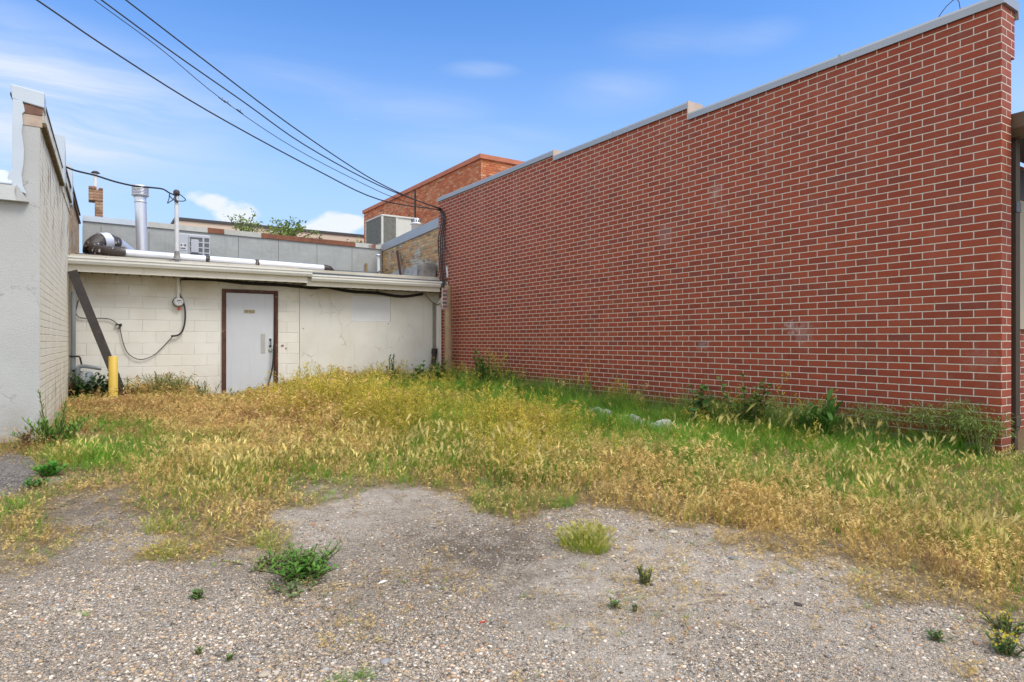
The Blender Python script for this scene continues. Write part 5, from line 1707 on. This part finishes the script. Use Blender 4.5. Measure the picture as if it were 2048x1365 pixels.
tag(MB().add(v + [(a, b, c - .004) for a, b, c in v], [(0, 1, 2, 3, 4), (9, 8, 7, 6, 5), (0, 5, 6, 1), (1, 6, 7, 2), (2, 7, 8, 3), (3, 8, 9, 4), (4, 9, 5, 0)]).build('paper_scrap', M['plastic']), 'small white paper scrap on the middle gravel', 'scrap')
q = ground_at(965, 1247)
tag(MB().box(q[0] - .012, q[0] + .012, q[1] - .002, q[1] + .002, q[2] + .003, q[2] + .007).build('red_scrap', M['red_tag']), 'tiny red plastic scrap on the foreground gravel', 'scrap')

# ================================================================== SINGLE PLANTS
def cvar(c, k=.2):
    f = rj(1 - k, 1 + k)
    return np.array((c[0] * f * rj(.92, 1.08), c[1] * f, c[2] * f * rj(.85, 1.15)))


def tpl_mesh(name, t, colf, mat, parent, origin):
    v_, f_, p_ = t.arr()
    cols = np.array([colf(i) for i in range(len(v_) // 4)]).repeat(4, 0) if len(v_) % 4 == 0 else np.array([colf(i) for i in range(len(v_))])
    return big_mesh(name, v_ + np.array(origin, np.float32), f_, cols, mat, parent)


def bent_leaf(t, c, d, L, w, droop=.5, fold=0.0):
    """broad leaf of two quads bending down"""
    d = np.array(d, float); d /= np.linalg.norm(d)
    s = np.cross(d, (0, 0, 1.0)); s /= np.linalg.norm(s) + 1e-9
    c = np.array(c, float)
    m = c + d * L * .5 + np.array((0, 0, .02 * L)); e = c + d * L - np.array((0, 0, droop * L * .5))
    b = len(t.v)
    t.v += [tuple(c), tuple(c + d * L * .25 + s * w * .42), tuple(m + s * w * .5), tuple(m), tuple(c + d * L * .25 - s * w * .42), tuple(m - s * w * .5), tuple(e + (m - e) * .3 + s * w * .3), tuple(e), tuple(e + (m - e) * .3 - s * w * .3)]
    t.f += [(b, b + 1, b + 2, b + 3), (b, b + 3, b + 5, b + 4), (b + 3, b + 2, b + 6, b + 7), (b + 3, b + 7, b + 8, b + 5)]
    t.p += [0] * 9


def plant(label, px, py, top, spread, nst, leafL, leafW, c, lean=.15, cat='weed', group=None, name='weed', d=None, stemc=(.12, .10, .04), per=14, broad=True, droop=.5, start=.1, up=.3, off=0.0, flower=None):
    """a weed: several stems (one mesh) and its leaves (one mesh)"""
    o = ground_at(px, py) if d is None else None
    if o is None:
        q = on_d(px, py, d); o = (q[0], q[1], float(gz(q[0], q[1])))
    dpt = SN * o[0] + CS * o[1]
    h = (py - top) / F * dpt
    root = thing(name, label, cat, o, group)
    st = MB(); t = Tpl(); fl_t = Tpl()
    nleaf = 0
    for k in range(nst):
        a = rj(0, 6.28); r = spread * rj(.1, 1) * (0 if nst == 1 else 1)
        hk = h * (1.0 if k == 0 else rj(.45, .95))
        b0 = (o[0] + cos(a) * r * .35, o[1] + sin(a) * r * .35, o[2] - .02)
        b1 = (o[0] + cos(a) * r * .75 + rj(-.01, .01), o[1] + sin(a) * r * .75, o[2] + hk * .5)
        b2 = (o[0] + cos(a) * r * (1 + lean) + off, o[1] + sin(a) * r * (1 + lean), o[2] + hk)
        path = smooth_path([b0, b1, b2], 4)
        st.tube(path, [.0045 * (1 - .6 * i / (len(path) - 1)) * (1 + h) for i in range(len(path))], 5)
        for j in range(per):
            f_ = start + (1 - start) * (j + rj(0, 1)) / per
            i = min(int(f_ * (len(path) - 1)), len(path) - 2); fr = f_ * (len(path) - 1) - i
            p = np.array(path[i]) * (1 - fr) + np.array(path[i + 1]) * fr
            b = j * 2.4 + rj(-.4, .4) + k
            L = leafL * rj(.6, 1.15) * (1.1 - .55 * f_)
            dirv = (cos(b), sin(b), up + rj(-.2, .4) + .5 * f_)
            if broad: bent_leaf(t, p, dirv, L, leafW * rj(.8, 1.2) * L / leafL, droop)
            else: t.leafq(p, dirv, L, leafW * rj(.8, 1.2), 0, rj(-.5, .5))
            nleaf += 1
            if flower and f_ > .5 and rj(0, 1) < .5:
                fl_t.leafq(p + np.array((rj(-.01, .01), rj(-.01, .01), .012)), (rj(-1, 1), rj(-1, 1), .5), .012, .012, 0, rj(0, 3))
    so = st.build('stem', mottled('stem_' + label[:12], stemc, .8, .15, 30.), root)
    v_, f_, p_ = t.arr()
    per_v = 9 if broad else 4
    cc = np.array([cvar(c) for _ in range(len(v_) // per_v)]).repeat(per_v, 0)
    big_mesh('foliage', v_, f_, cc, M['leaf'], root)
    if flower and fl_t.v:
        v_, f_, p_ = fl_t.arr()
        tag(big_mesh('flowers', v_, f_, np.tile(np.array(flower), (len(v_), 1)), M['leaf'], root), kind='stuff')
    return root


def tuft(label, px, py, top, radius, kind, n, parts=True, name='grass_tuft', group=None, d=None, squash=1.0):
    """a single tuft of grass, one mesh"""
    o = ground_at(px, py) if d is None else None
    if o is None:
        q = on_d(px, py, d); o = (q[0], q[1], float(gz(q[0], q[1])))
    dpt = SN * o[0] + CS * o[1]
    h = (py - top) / F * dpt
    a = rng.uniform(0, 6.28, n); r = radius * np.sqrt(rng.random(n))
    u = o[0] + np.cos(a) * r; v = o[1] + np.sin(a) * r * squash
    P = np.stack([u, v, gz(u, v) - .004], 1)
    a0, a1, b0, b1 = [np.array(c) for c in PAL[kind]]
    t = rng.random((n, 1))
    lean = np.stack([np.cos(a) * r, np.sin(a) * r], 1) / radius * .45 + rng.normal(0, .1, (n, 2))
    hh_ = h * rng.uniform(.6, 1.1, n) * (1.05 - .4 * r / radius)
    ob = scatter(name, TP[kind], P - np.array(o), rng.uniform(0, 6.28, n), np.maximum(hh_, .05) * 1.5, lean, a0 + (a1 - a0) * t, b0 + (b1 - b0) * t, M['leaf'], sz=hh_)
    ob.location = o
    return tag(ob, label, 'grass tuft', group)


GR, DG, YG, BR = (.10, .20, .035), (.05, .115, .03), (.19, .27, .05), (.13, .245, .05)
plant('tall leafy green weed against the red wall right of the wooden post', 966, 785, 702, .24, 12, .20, .06, GR, per=22, broad=True)
plant('smaller narrow leaved weed at the red wall right of the tall weed', 1002, 795, 740, .3, 10, .14, .04, GR, per=14)
plant('broad lobed weed in front of the black pipe stub', 850, 780, 722, .22, 9, .20, .13, (.085, .20, .03), per=9)
plant('broad lobed weed at the foot of the white downspout', 880, 780, 718, .2, 9, .20, .12, (.085, .19, .03), per=10)
plant('lobed weed left of the black pipe against white plaster', 830, 780, 732, .15, 6, .18, .11, (.075, .165, .03), per=7)
plant('upright spiky seeding weed against the white plaster below the boarded window', 784, 785, 710, .12, 7, .13, .026, (.10, .15, .045), per=22, broad=False, up=1.2, start=.3)
plant('maple like seedling with few big leaves before the red wall', 1398, 858, 765, .14, 5, .19, .12, (.08, .17, .035), per=9, droop=.8, stemc=(.14, .06, .035))
plant('bushy seedling shrub with light green tips against the red wall', 1492, 866, 748, .26, 13, .14, .065, (.12, .225, .04), per=18, stemc=(.14, .09, .045))
plant('low dock weed with broad upright leaves at the red wall', 1640, 882, 800, .2, 8, .28, .08, (.09, .20, .035), per=9, start=.02, up=1.0, droop=.35)
plant('dark bushy weed covering the gas meter pipes', 180, 812, 736, .50, 30, .24, .06, DG, per=20)
plant('second dark weed between the gas meter and the bollard', 212, 812, 745, .30, 16, .22, .055, (.055, .125, .03), per=18)
plant('reddish green weed against the painted wall left of the gas meter', 158, 812, 765, .25, 14, .16, .04, (.11, .13, .035), per=16)
plant('tall brown seeding weed right behind the yellow bollard', 262, 812, 758, .22, 12, .10, .02, (.22, .17, .06), per=20, broad=False, up=.9, stemc=(.2, .13, .05))
plant('olive seeding weed halfway between bollard and door', 330, 812, 745, .35, 16, .10, .02, (.24, .23, .06), per=20, broad=False, up=.9, stemc=(.2, .15, .06))
plant('olive seeding weed just left of the brown door frame', 410, 812, 762, .25, 12, .10, .018, (.21, .24, .06), per=18, broad=False, up=1.0)
plant('green weeds at the foot of the white door', 490, 812, 775, .3, 16, .10, .02, (.12, .22, .035), per=14, broad=False, up=1.0)
plant('tall spindly weed at the corner of the painted wall', 112, 892, 780, .14, 4, .07, .013, (.17, .26, .055), per=28, broad=False, up=.9)
plant('dense green weed clump at the foot of the cream side wall', 122, 892, 832, .34, 36, .09, .016, (.14, .275, .04), per=18, broad=False, up=.9)
plant('bright green low weed beside the asphalt strip', 100, 952, 928, .12, 14, .08, .02, (.085, .25, .03), per=12, broad=False)
plant('bright green seedling tuft right behind the asphalt edge', 75, 975, 958, .09, 10, .06, .016, (.085, .22, .035), per=10, broad=False)
plant('thin weed standing against the grey stucco front', 50, 897, 868, .05, 4, .10, .02, (.12, .17, .05), per=8, broad=False)
plant('dry brown weed at the grey stucco corner', 58, 900, 858, .07, 5, .08, .02, (.28, .20, .10), per=14, broad=False, stemc=(.25, .15, .08))
plant('green broad weed patch on the left gravel', 608, 1150, 1098, .21, 46, .065, .016, (.12, .27, .035), per=13, start=.02)
plant('grey green creeping weed in front of the broad weed patch', 590, 1180, 1158, .14, 22, .035, .012, (.17, .25, .09), per=9, start=.05)
plant('yellowish creeping weed left of the broad weed patch', 545, 1128, 1108, .22, 26, .04, .012, (.19, .24, .05), per=9, start=.05, broad=False)
PAL['lime'] = ((.24, .33, .03), (.42, .46, .06), (.52, .50, .12), (.68, .62, .24)); TP['lime'] = TP['fox']
tuft('yellow green foxtail tuft alone on the bare gravel', 1170, 1092, 1040, .13, 'lime', 170)
plant('small upright weed on the gravel below the foxtail tuft', 1290, 1168, 1133, .045, 7, .028, .014, (.12, .19, .045), per=14, flower=(.5, .42, .05))
plant('small green rosette weed left of its tiny neighbour', 1230, 1216, 1200, .022, 7, .034, .009, (.085, .19, .05), per=6, start=.0, broad=False)
plant('tiny green sprout right of the rosette weed', 1267, 1224, 1211, .012, 4, .026, .008, (.10, .19, .045), per=5, broad=False)
plant('small fresh green weed on the left foreground gravel', 393, 1196, 1178, .035, 8, .034, .014, (.11, .22, .045), per=8, start=.05)
plant('tiny green weed left of the bottom tuft', 395, 1310, 1298, .012, 5, .02, .008, (.12, .2, .05), per=5, broad=False)
plant('small green weed at the lower left of the bottom tuft', 458, 1322, 1312, .022, 7, .022, .009, (.12, .2, .05), per=6, broad=False)
tuft('low yellow green grass tuft at the bottom edge of the gravel', 700, 1362, 1335, .09, 'green', 40, squash=.5)
plant('leafy weed with yellow buds at the right edge of the gravel', 2012, 1306, 1272, .06, 16, .026, .013, (.09, .18, .045), per=14, flower=(.55, .45, .05))
plant('upper leafy weed with yellow buds near the right edge', 2012, 1262, 1228, .085, 18, .024, .010, (.12, .22, .04), per=12, flower=(.55, .45, .05))
plant('small green rosette weed on the right gravel', 1872, 1282, 1262, .026, 9, .032, .010, (.09, .20, .05), per=6, start=.0, broad=False)
tuft('sparse dry straw tuft at the lower right gravel', 1925, 1345, 1300, .045, 'tan', 12)
tuft('dry straw tuft on the gravel edge at right', 1625, 1110, 1092, .09, 'tan', 14)
tuft('dark green tall grass clump at the near end of the red wall', 1890, 905, 815, .26, 'green', 110)
tuft('tall feathery green grass in front of the near red wall', 1760, 895, 825, .14, 'green', 34)
tuft('leafy green tuft on the gravel edge before the dry grass', 990, 1010, 968, .16, 'green', 40)
tuft('dark green tuft at the right end of the middle grass island', 1122, 1012, 975, .10, 'green', 30)
tuft('green tuft at the front of the left grass patch', 318, 1062, 1020, .08, 'lime', 26)
tuft('yellow green tuft lowest in the left grass patch', 330, 1110, 1078, .10, 'lime', 34)
tuft('yellow green tuft at the right end of the left grass patch', 545, 1090, 1055, .10, 'lime', 34)
tuft('fresh green tuft in the left grass near the dirt', 145, 925, 885, .16, 'lime', 50)
tuft('bright green grass clump beyond the dirt patch', 210, 915, 870, .2, 'green', 50)
tuft('dark green patch in the dry grass before the door', 540, 825, 790, .2, 'green', 30)

# feathery seeding panicles in front of the near brick wall and along it
def panicle_clump(label, px, py, top, n, spread):
    o = ground_at(px, py); dpt = SN * o[0] + CS * o[1]; h = (py - top) / F * dpt
    root = thing('seeding_grass', label, 'grass', o)
    st = MB(); t = Tpl()
    for k in range(n):
        a = rj(0, 6.28); r = spread * rj(.2, 1); hk = h * rj(.7, 1)
        p = smooth_path([(o[0] + cos(a) * r * .4, o[1] + sin(a) * r * .4, o[2]), (o[0] + cos(a) * r * .7, o[1] + sin(a) * r * .7, o[2] + hk * .6), (o[0] + cos(a) * r * 1.3, o[1] + sin(a) * r * 1.3, o[2] + hk)], 4)
        st.tube(p, .0032, 4)
        for j in range(26):
            f_ = .55 + .45 * rj(0, 1); i = min(int(f_ * (len(p) - 1)), len(p) - 2)
            c = np.array(p[i]); b = rj(0, 6.28); dv = np.array((cos(b), sin(b), rj(-.4, .5))); L = rj(.05, .12)
            t.leafq(c, dv, L, .003, 0, rj(0, 3)); t.leafq(c + dv / np.linalg.norm(dv) * L, (dv[0], dv[1], -.8), .04, .009, 0, rj(0, 3))
    st.build('stem', mottled('pan_stem' + label[:5], (.2, .24, .07), .8, .1, 20.), root)
    v_, f_, p_ = t.arr()
    big_mesh('panicles', v_, f_, np.array([cvar((.19, .25, .055)) for _ in range(len(v_) // 4)]).repeat(4, 0), M['leaf'], root)


panicle_clump('feathery seeding grass above the dark clump at the near red wall', 1890, 905, 785, 26, .28)
panicle_clump('feathery seeding grass by the brown downspout corner', 1965, 915, 812, 18, .2)
panicle_clump('thin seeding grass before the middle of the red wall', 1770, 890, 800, 18, .22)
panicle_clump('sparse seeding grass left of the low dock weed', 1575, 878, 790, 20, .3)
panicle_clump('pale seeding grass beside the tall leafy weed', 1050, 800, 755, 18, .35)
panicle_clump('tall brownish seeding grass before the block wall left of the door', 310, 810, 742, 18, .35)
panicle_clump('second brownish seeding grass between bollard and door', 355, 810, 752, 14, .3)

# ================================================================== WHITE PLASTIC AT THE FOOT OF THE RED WALL
def crumple(label, px, py, w, h, d=None):
    o = ground_at(px, py)
    N = 9
    vs, fs = [], []
    R_ = random.Random(int(px * 7 + py))
    hs = [[R_.uniform(0, 1) for _ in range(N)] for _ in range(N)]
    for i in range(N):
        for j in range(N):
            s, t = i / (N - 1) - .5, j / (N - 1) - .5
            e = max(0, 1 - (2 * abs(s)) ** 2.2) * max(0, 1 - (2 * abs(t)) ** 2.2) * (.35 + .65 * (R_.random() > .25))
            vs.append((o[0] + s * w * .5 + R_.uniform(-.018, .018), o[1] + t * w + R_.uniform(-.018, .018), o[2] - .01 + e * h * .62 * (.55 + .6 * hs[i][j])))
    for i in range(N - 1):
        for j in range(N - 1):
            a = i * N + j
            fs.append((a, a + N, a + N + 1, a + 1))
    b = len(vs)
    vs += [(o[0] + (x - o[0]) * .9, o[1] + (y - o[1]) * .9, o[2] - .02) for x, y, z in vs]
    fs += [tuple(k + b for k in f_)[::-1] for f_ in fs]
    return tag(MB().add(vs, fs).build('plastic_sheet', M['plastic']), label, 'plastic sheet', 'white plastic along the red wall')


crumple('crumpled white plastic farthest along the red wall, nearest the post', 1052, 794, .6, .15)
crumple('small white plastic rag beside the farthest sheet', 1083, 800, .4, .12)
crumple('thin white plastic strip close to the bricks, third from the post', 1110, 803, .5, .12)
crumple('white plastic sheet bulging out of green grass in the row along the wall', 1140, 816, .7, .18)
crumple('narrow white plastic rag right of the bulging sheet', 1172, 818, .35, .10)
crumple('torn white plastic rag in the middle of the row along the wall', 1205, 830, .6, .17)
crumple('white plastic half hidden by tall green blades, left of the pale wedge', 1258, 842, .5, .15)
crumple('flat pale plastic piece between the half hidden sheet and the wedge', 1290, 846, .4, .08)
crumple('pale wedge of white plastic standing tallest in the row', 1328, 858, .45, .2)
crumple('dull white plastic nearest the viewer, beside the maple like seedling', 1368, 862, .35, .14)

# ================================================================== TREES BEHIND THE ROOFS
def tree(label, px, base_z, d, top, w, nb, c, sparse=1.0):
    q = on_d(px, 500, d)
    root = thing('tree', label, 'tree', (q[0], q[1], 0.0), 'trees behind the parapet')
    zt = on_d(px, top, d)[2]
    tr = MB(); t = Tpl()
    fork = base_z - .3
    tr.tube([(q[0], q[1], 0), (q[0] + .03, q[1], fork * .6), (q[0], q[1], fork)], [.09, .07, .05], 8)
    for k in range(nb):
        a = rj(0, 6.28); r = w * rj(.3, 1.0); hk = fork + (zt - fork) * (rj(.55, 1.0) if k else 1.0) * (1 - .3 * r / w)
        p = smooth_path([(q[0], q[1], fork - .1), (q[0] + cos(a) * r * .45, q[1] + sin(a) * r * .45, fork + (hk - fork) * .6), (q[0] + cos(a) * r, q[1] + sin(a) * r, hk)], 5)
        tr.tube(p, [.028 * (1 - .8 * i / (len(p) - 1)) for i in range(len(p))], 5)
        for j in range(int(75 * sparse)):
            f_ = rj(.3, 1.0); i = min(int(f_ * (len(p) - 1)), len(p) - 2)
            cpt = np.array(p[i]) + (np.array(p[i + 1]) - np.array(p[i])) * rj(0, 1)
            b = rj(0, 6.28); tl_ = rj(0, .22)
            cpt = cpt + np.array((cos(b), sin(b), rj(-.5, .5))) * tl_
            t.leafq(cpt, (rj(-1, 1), rj(-1, 1), rj(-.6, .5)), rj(.08, .15), rj(.035, .06), 0, rj(0, 3))
    tr.build('trunk', M['bark'], root)
    v_, f_, p_ = t.arr()
    big_mesh('crown', v_, f_, np.array([cvar(c, .3) for _ in range(len(v_) // 4)]).repeat(4, 0), M['leaf'], root)


tree('loose left tree with thin bare twigs above the grey parapet', 487, 4.5, 21, 412, .95, 13, (.22, .30, .07), .55)
tree('fuller middle tree above the rust brown parapet cap', 572, 4.4, 21, 428, 1.15, 17, (.20, .28, .06), .75)
tree('low leafy treetop just right of the fuller tree', 622, 4.0, 20.5, 462, .7, 9, (.17, .23, .05), .8)
tree('small leafy treetop between the trees and the orange building', 668, 3.9, 20.5, 468, .6, 8, (.18, .24, .055), .8)
tree('lowest green treetop against the left edge of the orange building', 712, 3.8, 20, 474, .5, 8, (.18, .25, .055), .9)
